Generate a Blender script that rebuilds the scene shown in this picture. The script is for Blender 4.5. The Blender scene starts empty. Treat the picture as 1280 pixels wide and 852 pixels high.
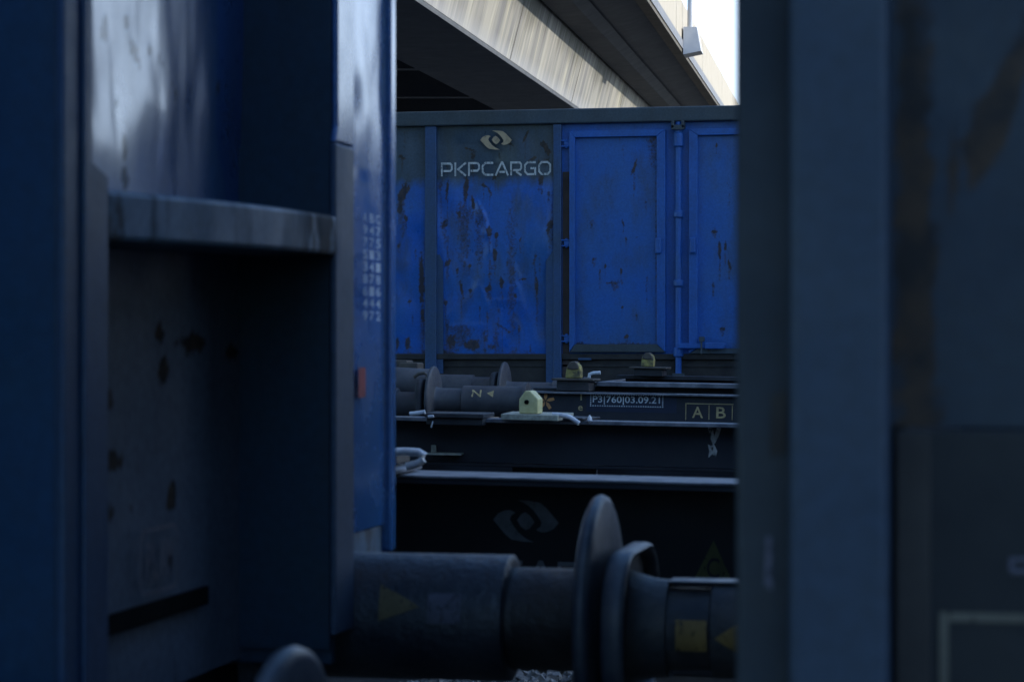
import bpy, bmesh, math, random
from mathutils import Vector, Matrix, noise

random.seed(7)
S = bpy.context.scene
COL = S.collection
R = math.radians

# ------------------------------------------------------------------ camera
F, H0, EYE = 3022.0, 435.0, 1.555          # focal length in photo pixels, horizon row, eye height
TH = math.atan(617 / F)                    # the camera looks this far left of square to the tracks
CT, ST = math.cos(TH), math.sin(TH)
cam_d = bpy.data.cameras.new('camera')
cam = bpy.data.objects.new('camera', cam_d)
COL.objects.link(cam)
cam.location = (0, 0, EYE)
cam.rotation_euler = (R(90), 0, TH)
cam_d.sensor_width = 36
cam_d.lens = 36 * F / 1280
cam_d.shift_y = 9 / 1280
cam_d.clip_start = 0.05
cam_d.clip_end = 2000
cam_d.dof.use_dof = True
cam_d.dof.focus_distance = 20.0
cam_d.dof.aperture_fstop = 9.0
S.camera = cam

# ------------------------------------------------------------------ sky, sun, exposure
SUN_EL, SUN_AZ = R(17), R(8)               # azimuth measured from +X towards +Y
w = bpy.data.worlds.new('World')
S.world = w
w.use_nodes = True
nt = w.node_tree
sky = nt.nodes.new('ShaderNodeTexSky')
sky.sky_type = 'NISHITA'
sky.sun_disc = False
sky.sun_elevation = SUN_EL
sky.sun_rotation = R(90) - SUN_AZ
sky.altitude = 100
sky.air_density = 1.0
sky.dust_density = 1.6
sky.ozone_density = 3.0
bg = nt.nodes['Background']
bg.inputs['Strength'].default_value = 0.15
tint = nt.nodes.new('ShaderNodeMix')
tint.data_type = 'RGBA'
tint.blend_type = 'MULTIPLY'
tint.inputs['Factor'].default_value = 1
tint.inputs[7].default_value = (0.79, 0.99, 1.18, 1)      # camera white balance set for the sun: the sky reads bluer
nt.links.new(sky.outputs[0], tint.inputs[6])
# bright milky haze low over the horizon
geo = nt.nodes.new('ShaderNodeTexCoord')
sep = nt.nodes.new('ShaderNodeSeparateXYZ')
nt.links.new(geo.outputs['Generated'], sep.inputs[0])
mr = nt.nodes.new('ShaderNodeMapRange')
mr.interpolation_type = 'SMOOTHSTEP'
mr.inputs['From Min'].default_value = math.sin(R(9))
mr.inputs['From Max'].default_value = math.sin(R(20))
mr.inputs['To Min'].default_value = 0.85
mr.inputs['To Max'].default_value = 0.0
nt.links.new(sep.outputs[2], mr.inputs['Value'])
hz = nt.nodes.new('ShaderNodeMix')
hz.data_type = 'RGBA'
hz.inputs[7].default_value = (4.0, 4.9, 6.2, 1)
dot = nt.nodes.new('ShaderNodeVectorMath')
dot.operation = 'DOT_PRODUCT'
dot.inputs[1].default_value = (0.55, 0.835, 0)
nt.links.new(geo.outputs['Generated'], dot.inputs[0])
ms = nt.nodes.new('ShaderNodeMapRange')
ms.interpolation_type = 'SMOOTHSTEP'
ms.inputs['From Min'].default_value = 0.0
ms.inputs['From Max'].default_value = 0.75
nt.links.new(dot.outputs['Value'], ms.inputs['Value'])
mm = nt.nodes.new('ShaderNodeMath')
mm.operation = 'MULTIPLY'
nt.links.new(mr.outputs[0], mm.inputs[0])
nt.links.new(ms.outputs[0], mm.inputs[1])
nt.links.new(mm.outputs[0], hz.inputs['Factor'])
nt.links.new(tint.outputs[2], hz.inputs[6])
nt.links.new(hz.outputs[2], bg.inputs[0])
sd = bpy.data.lights.new('sun', 'SUN')
sd.energy = 2.0
sd.angle = R(0.5)
sd.color = (1.0, 0.93, 0.82)
so = bpy.data.objects.new('sun', sd)
COL.objects.link(so)
sv = Vector((math.cos(SUN_AZ) * math.cos(SUN_EL), math.sin(SUN_AZ) * math.cos(SUN_EL), math.sin(SUN_EL)))
so.rotation_euler = sv.to_track_quat('Z', 'Y').to_euler()
S.view_settings.view_transform = 'Standard'
S.view_settings.look = 'None'
S.view_settings.exposure = 1.2
S.view_settings.gamma = 1
S.view_settings.use_curve_mapping = False
S.cycles.max_bounces = 6
S.cycles.use_denoising = True


# ------------------------------------------------------------------ pixel helpers (photo pixels -> world planes)
def px(u, v, Y):
    a, b = (u - 640) / F, (H0 - v) / F
    t = Y / (CT + a * ST)
    return Vector((t * (-ST + a * CT), Y, EYE + t * b))


def PX(u, Y):
    return px(u, H0, Y).x


def PZ(v, Y, u=700):
    return px(u, v, Y).z


def YX(u, X):
    a = (u - 640) / F
    return X / (-ST + a * CT) * (CT + a * ST)


def pxX(u, v, X):
    return px(u, v, YX(u, X))


# ------------------------------------------------------------------ materials
class NT:
    def __init__(s, name):
        s.m = bpy.data.materials.new(name)
        s.m.use_nodes = True
        s.t = s.m.node_tree
        s.b = s.t.nodes['Principled BSDF']
        s.tc = s.t.nodes.new('ShaderNodeTexCoord')

    def link(s, a, b):
        s.t.links.new(a, b)

    def mapping(s, scale, loc=(0, 0, 0)):
        n = s.t.nodes.new('ShaderNodeMapping')
        n.inputs['Scale'].default_value = scale
        n.inputs['Location'].default_value = loc
        s.link(s.tc.outputs['Object'], n.inputs['Vector'])
        return n.outputs[0]

    def noise(s, scale, detail=4, rough=0.55, vec=None, dist=0.0):
        n = s.t.nodes.new('ShaderNodeTexNoise')
        n.inputs['Scale'].default_value = scale
        n.inputs['Detail'].default_value = detail
        n.inputs['Roughness'].default_value = rough
        n.inputs['Distortion'].default_value = dist
        s.link(vec if vec is not None else s.tc.outputs['Object'], n.inputs['Vector'])
        return n.outputs['Fac']

    def ramp(s, fac, lo, hi, a=0.0, b=1.0):
        n = s.t.nodes.new('ShaderNodeMapRange')
        n.inputs['From Min'].default_value = lo
        n.inputs['From Max'].default_value = hi
        n.inputs['To Min'].default_value = a
        n.inputs['To Max'].default_value = b
        s.link(fac, n.inputs['Value'])
        return n.outputs[0]

    def math(s, op, a, b=None):
        n = s.t.nodes.new('ShaderNodeMath')
        n.operation = op
        for i, x in enumerate((a, b)):
            if x is None:
                continue
            if isinstance(x, (int, float)):
                n.inputs[i].default_value = x
            else:
                s.link(x, n.inputs[i])
        return n.outputs[0]

    def mix(s, fac, a, b):
        n = s.t.nodes.new('ShaderNodeMix')
        n.data_type = 'RGBA'
        if isinstance(fac, (int, float)):
            n.inputs['Factor'].default_value = fac
        else:
            s.link(fac, n.inputs['Factor'])
        for k, x in ((6, a), (7, b)):
            if isinstance(x, tuple):
                n.inputs[k].default_value = (*x[:3], 1)
            else:
                s.link(x, n.inputs[k])
        return n.outputs[2]

    def bump(s, h, strength, dist, prev=None):
        n = s.t.nodes.new('ShaderNodeBump')
        n.inputs['Strength'].default_value = strength
        n.inputs['Distance'].default_value = dist
        s.link(h, n.inputs['Height'])
        if prev is not None:
            s.link(prev, n.inputs['Normal'])
        return n.outputs[0]

    def attr(s, name):
        n = s.t.nodes.new('ShaderNodeAttribute')
        n.attribute_name = name
        return n.outputs['Fac']

    def z(s):
        n = s.t.nodes.new('ShaderNodeSeparateXYZ')
        s.link(s.tc.outputs['Object'], n.inputs[0])
        return n.outputs[2]


RUST = (0.075, 0.047, 0.028)
RUST2 = (0.030, 0.024, 0.02)


def paint(name, c1, c2, rust=0.5, rough=0.42, streak=(9, 9, 2.2), dent=0.0, band=None, rscale=1.0,
          use_attr=False, coat=0.0, band_rough=0.0, dirt=0.35, dirtc=(0.03, 0.028, 0.026), seed=0.0, spec=0.5):
    """weathered paint: two tones of fade, grime, elongated rust marks, optional band of a second paint"""
    n = NT(name)
    o = (seed * 3.1, seed * 1.7, seed * 2.3)
    base = n.mix(n.ramp(n.noise(1.7, 5, 0.6, n.mapping((1, 1, 1), o)), 0.35, 0.68), c1, c2)
    if band:
        z0, wid, bc = band
        wob = n.math('ADD', n.z(), n.ramp(n.noise(5, 3, .5, n.mapping((2, 2, .6), o)), 0, 1, -0.09, 0.09))
        base = n.mix(n.ramp(wob, z0 - wid, z0 + wid), base, bc)
    bmask = n.ramp(wob, z0 - wid, z0 + wid) if band else None
    g = n.ramp(n.noise(2.6, 8, 0.68, n.mapping((2.2, 2.2, 0.9), o)), 0.48, 0.75, 0, dirt)
    base = n.mix(g, base, dirtc)
    fine = n.ramp(n.noise(60, 3, 0.6), 0.3, 0.7, 0.82, 1.12)
    hsv = n.t.nodes.new('ShaderNodeHueSaturation')
    n.link(base, hsv.inputs['Color'])
    n.link(fine, hsv.inputs['Value'])
    base = hsv.outputs[0]
    m1 = n.noise(rscale, 6, 0.62, n.mapping(streak, o), 0.4)
    gate = n.ramp(n.noise(1.1, 3, 0.5, n.mapping((1, 1, 1), (o[0] + 5, o[1], o[2]))), 0.42, 0.62, 0, 1)
    th = 0.80 - 0.16 * rust
    mask = n.math('MULTIPLY', n.ramp(m1, th - 0.06, th, 0, 1), gate)
    if use_attr:
        na = n.math('ADD', n.attr('rust'), n.ramp(n.noise(45, 4, .7), 0, 1, -0.5, 0.5))
        mask = n.math('MAXIMUM', mask, n.ramp(na, 0.22, 0.60, 0, .92))
    rc = n.mix(n.ramp(n.noise(22, 4, .6), .4, .62), RUST, RUST2)
    n.link(n.mix(mask, base, rc), n.b.inputs['Base Color'])
    rg = n.math('ADD', n.ramp(mask, 0, 1, 0, 0.4), n.ramp(n.noise(7, 5, .65), .3, .7, rough - .09, rough + .12))
    n.b.inputs['Specular IOR Level'].default_value = spec
    if band and band_rough:
        rg = n.math('ADD', rg, n.ramp(bmask, 0, 1, 0, band_rough))
        n.link(n.ramp(bmask, 0, 1, spec, .12), n.b.inputs['Specular IOR Level'])
    n.link(rg, n.b.inputs['Roughness'])
    n.b.inputs['Coat Weight'].default_value = coat
    n.b.inputs['Coat Roughness'].default_value = .16
    nb = n.bump(n.noise(90, 3, .6), 0.12, 0.002)
    nb = n.bump(mask, -0.35, 0.003, nb)
    if dent:
        nb = n.bump(n.noise(2.4, 3, .5, n.mapping((1, 1, .55), o), .6), 1.0, dent, nb)
    n.link(nb, n.b.inputs['Normal'])
    return n.m


def decal(name, c, wear=0.5, rough=0.6, scale=60):
    n = NT(name)
    n.link(n.mix(n.ramp(n.noise(18, 4, .6), .4, .7), c, tuple(x * .6 for x in c)), n.b.inputs['Base Color'])
    n.b.inputs['Roughness'].default_value = rough
    tr = n.t.nodes.new('ShaderNodeBsdfTransparent')
    mx = n.t.nodes.new('ShaderNodeMixShader')
    th = 0.30 + 0.28 * wear
    n.link(n.ramp(n.noise(scale, 5, .68, n.mapping((1.6, 1.6, .7))), th - .07, th + .05, 0.1, 1), mx.inputs[0])
    n.link(tr.outputs[0], mx.inputs[1])
    n.link(n.b.outputs[0], mx.inputs[2])
    out = [x for x in n.t.nodes if x.type == 'OUTPUT_MATERIAL'][0]
    n.link(mx.outputs[0], out.inputs[0])
    return n.m


def plain(name, c1, c2, rough=0.7, scale=8, bump=0.3, bdist=0.003, metal=0.0, spec=.5):
    n = NT(name)
    f = n.noise(scale, 7, .65)
    n.link(n.mix(n.ramp(f, .36, .66), c1, c2), n.b.inputs['Base Color'])
    n.link(n.ramp(n.noise(scale * 2.3, 5, .6), .3, .7, rough - .1, rough + .1), n.b.inputs['Roughness'])
    n.b.inputs['Metallic'].default_value = metal
    n.b.inputs['Specular IOR Level'].default_value = spec
    n.link(n.bump(n.noise(scale * 7, 4, .65), bump, bdist), n.b.inputs['Normal'])
    return n.m


def concrete_streaked(name):
    """steel-grey concrete with run-down streaks, yellowish washes and a dark olive tone towards the top"""
    n = NT(name)
    st = n.noise(1.0, 5, .6, n.mapping((.4, 1.7, .16)), .3)
    st2 = n.noise(1.0, 5, .65, n.mapping((1.2, 4.2, .22)))
    c = n.mix(n.ramp(st, .36, .64), (.15, .15, .155), (.36, .345, .30))
    c = n.mix(n.ramp(st2, .46, .70, 0, .5), c, (.12, .115, .10))
    c = n.mix(n.ramp(n.noise(1.0, 4, .6, n.mapping((.8, 2.6, .3), (4, 2, 1))), .56, .70, 0, .7), c, (.46, .43, .32))
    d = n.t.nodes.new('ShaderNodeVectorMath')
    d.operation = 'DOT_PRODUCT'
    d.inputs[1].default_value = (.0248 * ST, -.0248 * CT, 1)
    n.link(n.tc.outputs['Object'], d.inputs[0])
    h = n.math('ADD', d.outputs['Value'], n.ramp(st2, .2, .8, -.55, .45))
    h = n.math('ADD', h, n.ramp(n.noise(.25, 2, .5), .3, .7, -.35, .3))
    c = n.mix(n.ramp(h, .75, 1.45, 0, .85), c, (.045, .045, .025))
    c = n.mix(n.ramp(d.outputs['Value'], .02, .35, .55, 0), c, (.33, .34, .37))  # sky light on the lower web, put into the colour as pale blue-grey
    n.link(c, n.b.inputs['Base Color'])
    n.b.inputs['Roughness'].default_value = .75
    n.link(n.bump(st2, .25, .03), n.b.inputs['Normal'])
    return n.m


BLUE = (0.010, 0.060, 0.33)
M = {}
ZD = {}
M['blue_panel'] = paint('weathered_blue_panel_paint', (.012, .118, .50), (.027, .125, .36), rust=.35, rough=.34, use_attr=True, dirtc=(.06, .07, .065),
                        dirt=.8, band=(PZ(226, 20.25), .05, (.055, .085, .12)), streak=(14, 14, 3.2))
M['blue_door'] = paint('blue_door_paint', (.016, .122, .45), (.036, .125, .34), rust=.0, rough=.42, use_attr=True, dirt=.65, dirtc=(.055, .07, .07), seed=3)
M['blue_trim'] = paint('blue_trim_paint', (.017, .120, .45), (.034, .118, .33), rust=.15, rough=.42, dirt=.3, seed=1)
M['grey_trim'] = paint('faded_blue_grey_paint', (.055, .078, .098), (.06, .068, .07), rust=.6, rough=.5, dirt=.45, seed=2)
M['post'] = paint('faded_post_paint', (.045, .085, .15), (.03, .085, .22), rust=.2, rough=.5, dirt=.35, seed=4,
                  streak=(6, 6, 3))
M['sill'] = plain('rusty_sill_steel', (.05, .042, .036), (.025, .021, .02), .75, 6)
M['channel'] = plain('rust_brown_channel', (.10, .065, .05), (.05, .035, .03), .8, 5)
M['dark_steel'] = plain('dark_oxide_steel', (.024, .024, .028), (.05, .048, .05), .6, 5, spec=.4)
M['flat_black'] = plain('black_wagon_paint', (.013, .014, .018), (.02, .02, .024), .6, 3, spec=.35)
M['flat_navy'] = plain('dark_wagon_paint', (.022, .025, .034), (.035, .035, .04), .6, 4, spec=.4)
M['flange'] = plain('worn_flange_top', (.09, .095, .11), (.25, .25, .265), .6, 9)
M['buffer_grey'] = plain('weathered_buffer_steel', (.05, .05, .058), (.085, .082, .085), .55, 9)
M['brown_plate'] = plain('brown_dusty_plate', (.11, .09, .07), (.06, .05, .042), .75, 12)
M['void'] = plain('black_underframe', (.004, .004, .005), (.007, .007, .007), .9, 4, spec=.05)
M['yellow'] = plain('pale_yellow_paint', (.68, .63, .32), (.50, .45, .20), .5, 20)
M['old_yellow'] = plain('chipped_yellow_paint', (.46, .37, .10), (.07, .06, .045), .65, 22, bump=.6)
M['white'] = plain('chipped_white_paint', (.75, .76, .78), (.50, .51, .54), .5, 22)
M['white_plate'] = plain('stained_white_plate', (.48, .47, .36), (.2, .19, .16), .6, 22)
M['end_panel'] = paint('glossy_blue_end_paint', (.022, .075, .23), (.03, .085, .21), rust=.55, rough=.30, dent=.008, dirt=.25, use_attr=True, band_rough=.35,
                       seed=5, streak=(7, 7, 2.5), band=(1.72, -.08, (.12, .14, .18)))
M['upper_panel'] = paint('glossy_dented_blue_paint', (.026, .10, .27), (.036, .11, .22), rust=.5, rough=.33, dent=.005, dirt=.2, use_attr=True, seed=5, spec=.9, coat=.7,
                         streak=(7, 7, 2.5))
M['end_text'] = paint('blue_end_text_panel_paint', (.022, .118, .36), (.03, .12, .30), rust=.1, rough=.24, dent=.006, dirt=.1, seed=6, spec=.9, coat=.7)
M['end_post'] = paint('dull_blue_post_paint', (.022, .055, .125), (.03, .06, .105), rust=.35, rough=.45, dirt=.4, seed=7)
M['end_web_dark'] = paint('dark_blue_web_paint', (.008, .034, .072), (.012, .036, .058), rust=.4, rough=.55, dirt=.45, seed=13)
M['end_web'] = paint('blue_web_paint', (.008, .044, .105), (.012, .046, .085), rust=.3, rough=.5, dirt=.25, seed=8)
M['post_mid'] = paint('mid_blue_post_paint', (.05, .08, .14), (.055, .085, .13), rust=.3, rough=.5, dirt=.3, seed=14)
M['shelf'] = paint('worn_pale_step_paint', (.13, .19, .26), (.10, .155, .22), rust=1.5, rough=.5, dirt=.5, seed=9, streak=(8, 8, 3))
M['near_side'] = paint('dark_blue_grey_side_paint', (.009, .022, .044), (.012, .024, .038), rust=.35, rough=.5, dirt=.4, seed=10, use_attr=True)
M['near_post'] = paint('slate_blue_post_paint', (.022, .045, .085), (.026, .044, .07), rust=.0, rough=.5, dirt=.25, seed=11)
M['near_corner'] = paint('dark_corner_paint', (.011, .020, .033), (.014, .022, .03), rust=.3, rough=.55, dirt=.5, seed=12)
M['near_dark'] = plain('dark_lower_side', (.006, .008, .011), (.01, .011, .013), .6, 4)
M['buf_blue'] = plain('dark_blue_buffer_steel', (.008, .012, .022), (.04, .042, .05), .42, 7, bump=.7, bdist=.006)
M['buf_dark'] = plain('greasy_plunger_steel', (.010, .010, .013), (.045, .038, .034), .45, 7, bump=.7, bdist=.006)
M['buf_brown'] = plain('dusty_brown_buffer', (.12, .105, .09), (.035, .04, .048), .55, 7, bump=.7, bdist=.006)
M['plate'] = plain('worn_buffer_plate', (.03, .04, .06), (.11, .11, .115), .45, 9)
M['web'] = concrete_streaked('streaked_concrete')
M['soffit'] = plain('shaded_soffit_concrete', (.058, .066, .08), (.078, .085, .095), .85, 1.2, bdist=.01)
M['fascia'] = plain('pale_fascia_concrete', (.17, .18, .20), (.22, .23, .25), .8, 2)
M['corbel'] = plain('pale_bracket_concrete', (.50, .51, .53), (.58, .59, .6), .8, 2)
M['barrier'] = plain('cream_barrier_panel', (.40, .35, .27), (.44, .39, .31), .7, 1.5)
M['edge'] = plain('brown_edge_beam', (.13, .115, .09), (.09, .08, .065), .85, 2)
M['gravel'] = plain('ballast', (.035, .034, .034), (.085, .083, .08), .9, 30, bump=1.0, bdist=.04)
M['stone'] = plain('ballast_stone', (.07, .068, .066), (.36, .35, .34), .85, 16)
M['brick'] = plain('brick_wall', (.25, .12, .08), (.32, .17, .12), .85, 2)
M['rail'] = plain('rail_steel', (.09, .07, .055), (.14, .11, .09), .6, 6)
M['wood'] = plain('sleeper_wood', (.06, .05, .04), (.09, .075, .06), .85, 8)
M['d_white'] = decal('worn_white_lettering', (.66, .65, .62), .40, scale=40)
M['d_cream'] = decal('worn_cream_emblem', (.55, .40, .24), .25, scale=40)
M['d_gold'] = decal('worn_gold_lettering', (.58, .43, .20), .2, scale=80)
M['d_orange'] = decal('worn_orange_paint', (.75, .34, .12), .05, scale=60)
M['d_grey'] = decal('faint_grey_lettering', (.21, .215, .23), .1, scale=30)
M['d_olive'] = decal('faint_olive_triangle', (.10, .10, .025), .2, scale=30)
M['d_yellow'] = decal('old_yellow_marking', (.34, .21, .06), .3, scale=60)
M['d_dimyellow'] = decal('dim_yellow_marking', (.14, .10, .04), .3, scale=60)
M['d_drip'] = decal('white_paint_drips', (.6, .57, .52), .55, scale=45)
M['d_pale'] = decal('pale_blurred_stencil', (.62, .68, .78), .3, scale=120)
M['d_warm'] = decal('faded_warm_outline', (.13, .115, .085), .35, scale=25)
M['d_number'] = decal('white_number_stencil', (.85, .85, .86), .15, scale=90)
M['d_red'] = decal('red_label_paint', (.36, .035, .03), .2, scale=60)
M['d_dim'] = decal('dim_violet_stencil', (.10, .095, .13), .35, scale=60)
M['navy_patch'] = plain('navy_number_patch', (.012, .02, .045), (.016, .024, .05), .55, 8)


# ------------------------------------------------------------------ mesh building
class MB:
    def __init__(s):
        s.v, s.f = [], []

    def add(s, vs, fs):
        o = len(s.v)
        s.v += [tuple(v) for v in vs]
        s.f += [tuple(i + o for i in f) for f in fs]

    def box(s, x0, x1, y0, y1, z0, z1):
        x0, x1 = sorted((x0, x1)); y0, y1 = sorted((y0, y1)); z0, z1 = sorted((z0, z1))
        v = [(x, y, z) for z in (z0, z1) for y in (y0, y1) for x in (x0, x1)]
        s.add(v, [(0, 2, 3, 1), (4, 5, 7, 6), (0, 1, 5, 4), (2, 6, 7, 3), (0, 4, 6, 2), (1, 3, 7, 5)])
        return s

    def prism(s, pts, a, b, axis='y'):
        """closed outline (2D) extruded from a to b along an axis"""
        n = len(pts)

        def mk(p, t):
            return {'y': (p[0], t, p[1]), 'x': (t, p[0], p[1]), 'z': (p[0], p[1], t)}[axis]
        vs = [mk(p, a) for p in pts] + [mk(p, b) for p in pts]
        fs = [tuple(range(n)), tuple(range(2 * n - 1, n - 1, -1))]
        fs += [(i, i + n, (i + 1) % n + n, (i + 1) % n) for i in range(n)]
        s.add(vs, fs)
        return s

    def lathe(s, prof, c, axis='x', seg=40, cap=True):
        """profile [(t, r)] turned about an axis through c"""
        vs, fs = [], []
        for t, r in prof:
            for k in range(seg):
                a = 2 * math.pi * k / seg
                p, q = r * math.cos(a), r * math.sin(a)
                d = {'x': (t, p, q), 'y': (p, t, q), 'z': (p, q, t)}[axis]
                vs.append((c[0] + d[0], c[1] + d[1], c[2] + d[2]))
        for i in range(len(prof) - 1):
            for k in range(seg):
                k2 = (k + 1) % seg
                fs.append((i * seg + k, i * seg + k2, (i + 1) * seg + k2, (i + 1) * seg + k))
        if cap:
            fs.append(tuple(range(seg - 1, -1, -1)))
            fs.append(tuple((len(prof) - 1) * seg + k for k in range(seg)))
        s.add(vs, fs)
        return s

    def tube(s, pts, r, seg=12):
        pts = [Vector(p) for p in pts]
        vs, fs = [], []
        for i, p in enumerate(pts):
            t = (pts[min(i + 1, len(pts) - 1)] - pts[max(i - 1, 0)]).normalized()
            a = t.cross(Vector((0, 0, 1)))
            if a.length < .05:
                a = t.cross(Vector((0, 1, 0)))
            a.normalize()
            b = t.cross(a)
            for k in range(seg):
                g = 2 * math.pi * k / seg
                vs.append(p + r * (math.cos(g) * a + math.sin(g) * b))
        for i in range(len(pts) - 1):
            for k in range(seg):
                k2 = (k + 1) % seg
                fs.append((i * seg + k, i * seg + k2, (i + 1) * seg + k2, (i + 1) * seg + k))
        fs.append(tuple(range(seg - 1, -1, -1)))
        fs.append(tuple((len(pts) - 1) * seg + k for k in range(seg)))
        s.add(vs, fs)
        return s

    def rings(s, rings, cap=True):
        n = len(rings[0])
        vs = [p for r in rings for p in r]
        fs = []
        for i in range(len(rings) - 1):
            for k in range(n):
                k2 = (k + 1) % n
                fs.append((i * n + k, i * n + k2, (i + 1) * n + k2, (i + 1) * n + k))
        if cap:
            fs.append(tuple(range(n - 1, -1, -1)))
            fs.append(tuple((len(rings) - 1) * n + k for k in range(n)))
        s.add(vs, fs)
        return s

    def build(s, name, mat, parent=None, bevel=0.0, smooth=False, origin=None):
        o0 = Vector(origin) if origin is not None else (BASE[parent.name] if parent is not None else Vector((0, 0, 0)))
        me = bpy.data.meshes.new(name)
        me.from_pydata([Vector(v) - o0 for v in s.v], [], s.f)
        bm = bmesh.new()
        bm.from_mesh(me)
        bmesh.ops.recalc_face_normals(bm, faces=bm.faces)
        bm.to_mesh(me)
        bm.free()
        me.materials.append(mat)
        o = bpy.data.objects.new(name, me)
        COL.objects.link(o)
        if parent is not None:
            o.parent = parent
            BASE[o.name] = o0
        else:
            BASE[o.name] = o0
            if origin is not None:
                o.location = o0
        if smooth:
            for p in me.polygons:
                p.use_smooth = True
        if bevel:
            b = o.modifiers.new('bevel', 'BEVEL')
            b.width = bevel
            b.segments = 2
            b.limit_method = 'ANGLE'
            b.angle_limit = R(40)
            b.harden_normals = False
        return o


BASE = {}


def thing(name, label, cat, loc, group=None):
    o = bpy.data.objects.new(name, None)
    COL.objects.link(o)
    o.location = loc
    o.empty_display_size = .3
    o['label'] = label
    o['category'] = cat
    if group:
        o['group'] = group
    BASE[o.name] = Vector(loc)
    return o


def tag(o, label, cat, group=None):
    o['label'] = label
    o['category'] = cat
    if group:
        o['group'] = group
    return o


def smooth_angle(o, ang=40):
    for p in o.data.polygons:
        p.use_smooth = True
    m = o.modifiers.new('edges', 'EDGE_SPLIT')
    m.split_angle = R(ang)
    return o


def grid(name, mat, parent, origin, ax, ay, nx, ny, disp=None, marks=None, smooth=True, normal=None):
    """fine sheet origin + s*ax + t*ay, with dents and a rust attribute; normal points to the viewer"""
    ax, ay, origin = Vector(ax), Vector(ay), Vector(origin)
    nrm = Vector(normal)
    vs, fs, ru = [], [], []
    for j in range(ny + 1):
        for i in range(nx + 1):
            p = origin + ax * (i / nx) + ay * (j / ny)
            d = disp(p, i / nx, j / ny) if disp else 0
            vs.append(p + nrm * d)
            ru.append(marks(p) if marks else 0.0)
    for j in range(ny):
        for i in range(nx):
            a = j * (nx + 1) + i
            fs.append((a, a + 1, a + nx + 2, a + nx + 1))
    mb = MB()
    mb.v, mb.f = [tuple(v) for v in vs], fs
    o = mb.build(name, mat, parent, smooth=smooth)
    at = o.data.attributes.new('rust', 'FLOAT', 'POINT')
    for i, r in enumerate(ru):
        at.data[i].value = r
    return o


def edge_fade(i, j):
    k = min(i, 1 - i, j, 1 - j)
    return max(0.0, min(1.0, k / .08))


# 2D shapes -> decals ---------------------------------------------------------
def text_shape(txt):
    cu = bpy.data.curves.new('t', 'FONT')
    cu.body = txt
    cu.resolution_u = 4
    cu.offset = .010
    ob = bpy.data.objects.new('t', cu)
    COL.objects.link(ob)
    dg = bpy.context.evaluated_depsgraph_get()
    me = bpy.data.meshes.new_from_object(ob.evaluated_get(dg))
    vs = [(v.co.x, v.co.y) for v in me.vertices]
    fs = [tuple(p.vertices) for p in me.polygons]
    bpy.data.objects.remove(ob)
    bpy.data.curves.remove(cu)
    bpy.data.meshes.remove(me)
    return vs, fs


def fit(shape, x0, x1, y0, y1):
    vs, fs = shape
    a, b = min(v[0] for v in vs), max(v[0] for v in vs)
    c, d = min(v[1] for v in vs), max(v[1] for v in vs)
    return [((x - a) / (b - a) * (x1 - x0) + x0, (y - c) / (d - c) * (y1 - y0) + y0) for x, y in vs], fs


def strokes(lines, t):
    """poly-lines drawn with a flat pen of width t, mitred"""
    vs, fs = [], []
    for pts in lines:
        closed = pts[0] == pts[-1]
        P = [Vector(p) for p in (pts[:-1] if closed else pts)]
        n = len(P)
        o = len(vs)
        for i in range(n):
            if closed:
                a, b = P[i - 1], P[(i + 1) % n]
            else:
                a, b = P[max(i - 1, 0)], P[min(i + 1, n - 1)]
            d1 = (P[i] - a).normalized() if (P[i] - a).length > 1e-9 else (b - P[i]).normalized()
            d2 = (b - P[i]).normalized() if (b - P[i]).length > 1e-9 else d1
            n1, n2 = Vector((-d1.y, d1.x)), Vector((-d2.y, d2.x))
            m = (n1 + n2).normalized()
            k = min(2.0, 1 / max(.3, m.dot(n1)))
            vs += [tuple(P[i] + m * t / 2 * k), tuple(P[i] - m * t / 2 * k)]
        for i in range(n if closed else n - 1):
            j = (i + 1) % n
            fs.append((o + 2 * i, o + 2 * i + 1, o + 2 * j + 1, o + 2 * j))
    return vs, fs


def join(*shapes):
    vs, fs = [], []
    for v, f in shapes:
        o = len(vs)
        vs += v
        fs += [tuple(i + o for i in x) for x in f]
    return vs, fs


def rect_ring(x0, x1, y0, y1, t):
    return strokes([[(x0, y0), (x1, y0), (x1, y1), (x0, y1), (x0, y0)]], t)


GL = {
    'P': (1.0, [[(.07, 0), (.07, .93), (.80, .93), (.93, .80), (.93, .52), (.80, .38), (.22, .38)]]),
    'K': (1.0, [[(.07, 0), (.07, 1)], [(.98, .98), (.30, .5), (.98, .02)]]),
    'C': (1.0, [[(.98, .93), (.30, .93), (.08, .72), (.08, .28), (.30, .07), (.98, .07)]]),
    'A': (1.1, [[(.02, 0), (.52, .95), (.60, .95), (1.08, 0)], [(.32, .26), (.80, .26)]]),
    'R': (1.0, [[(.07, 0), (.07, .93), (.80, .93), (.93, .80), (.93, .52), (.80, .38), (.22, .38)], [(.50, .28), (.95, 0)]]),
    'G': (1.05, [[(1.0, .93), (.30, .93), (.08, .72), (.08, .28), (.30, .07), (.95, .07), (.95, .50), (.55, .50)]]),
    'O': (1.08, [[(.28, .93), (.80, .93), (1.0, .74), (1.0, .26), (.80, .07), (.28, .07), (.08, .26), (.08, .74), (.28, .93)]]),
}


def wide_word(word):
    x, out = 0.0, []
    for i, ch in enumerate(word):
        w_, L = GL[ch]
        v, f = strokes(L, .15)
        out.append(([(a + x, b * .88) for a, b in v], f))
        x += w_ + .16
    return join(*out)


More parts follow.
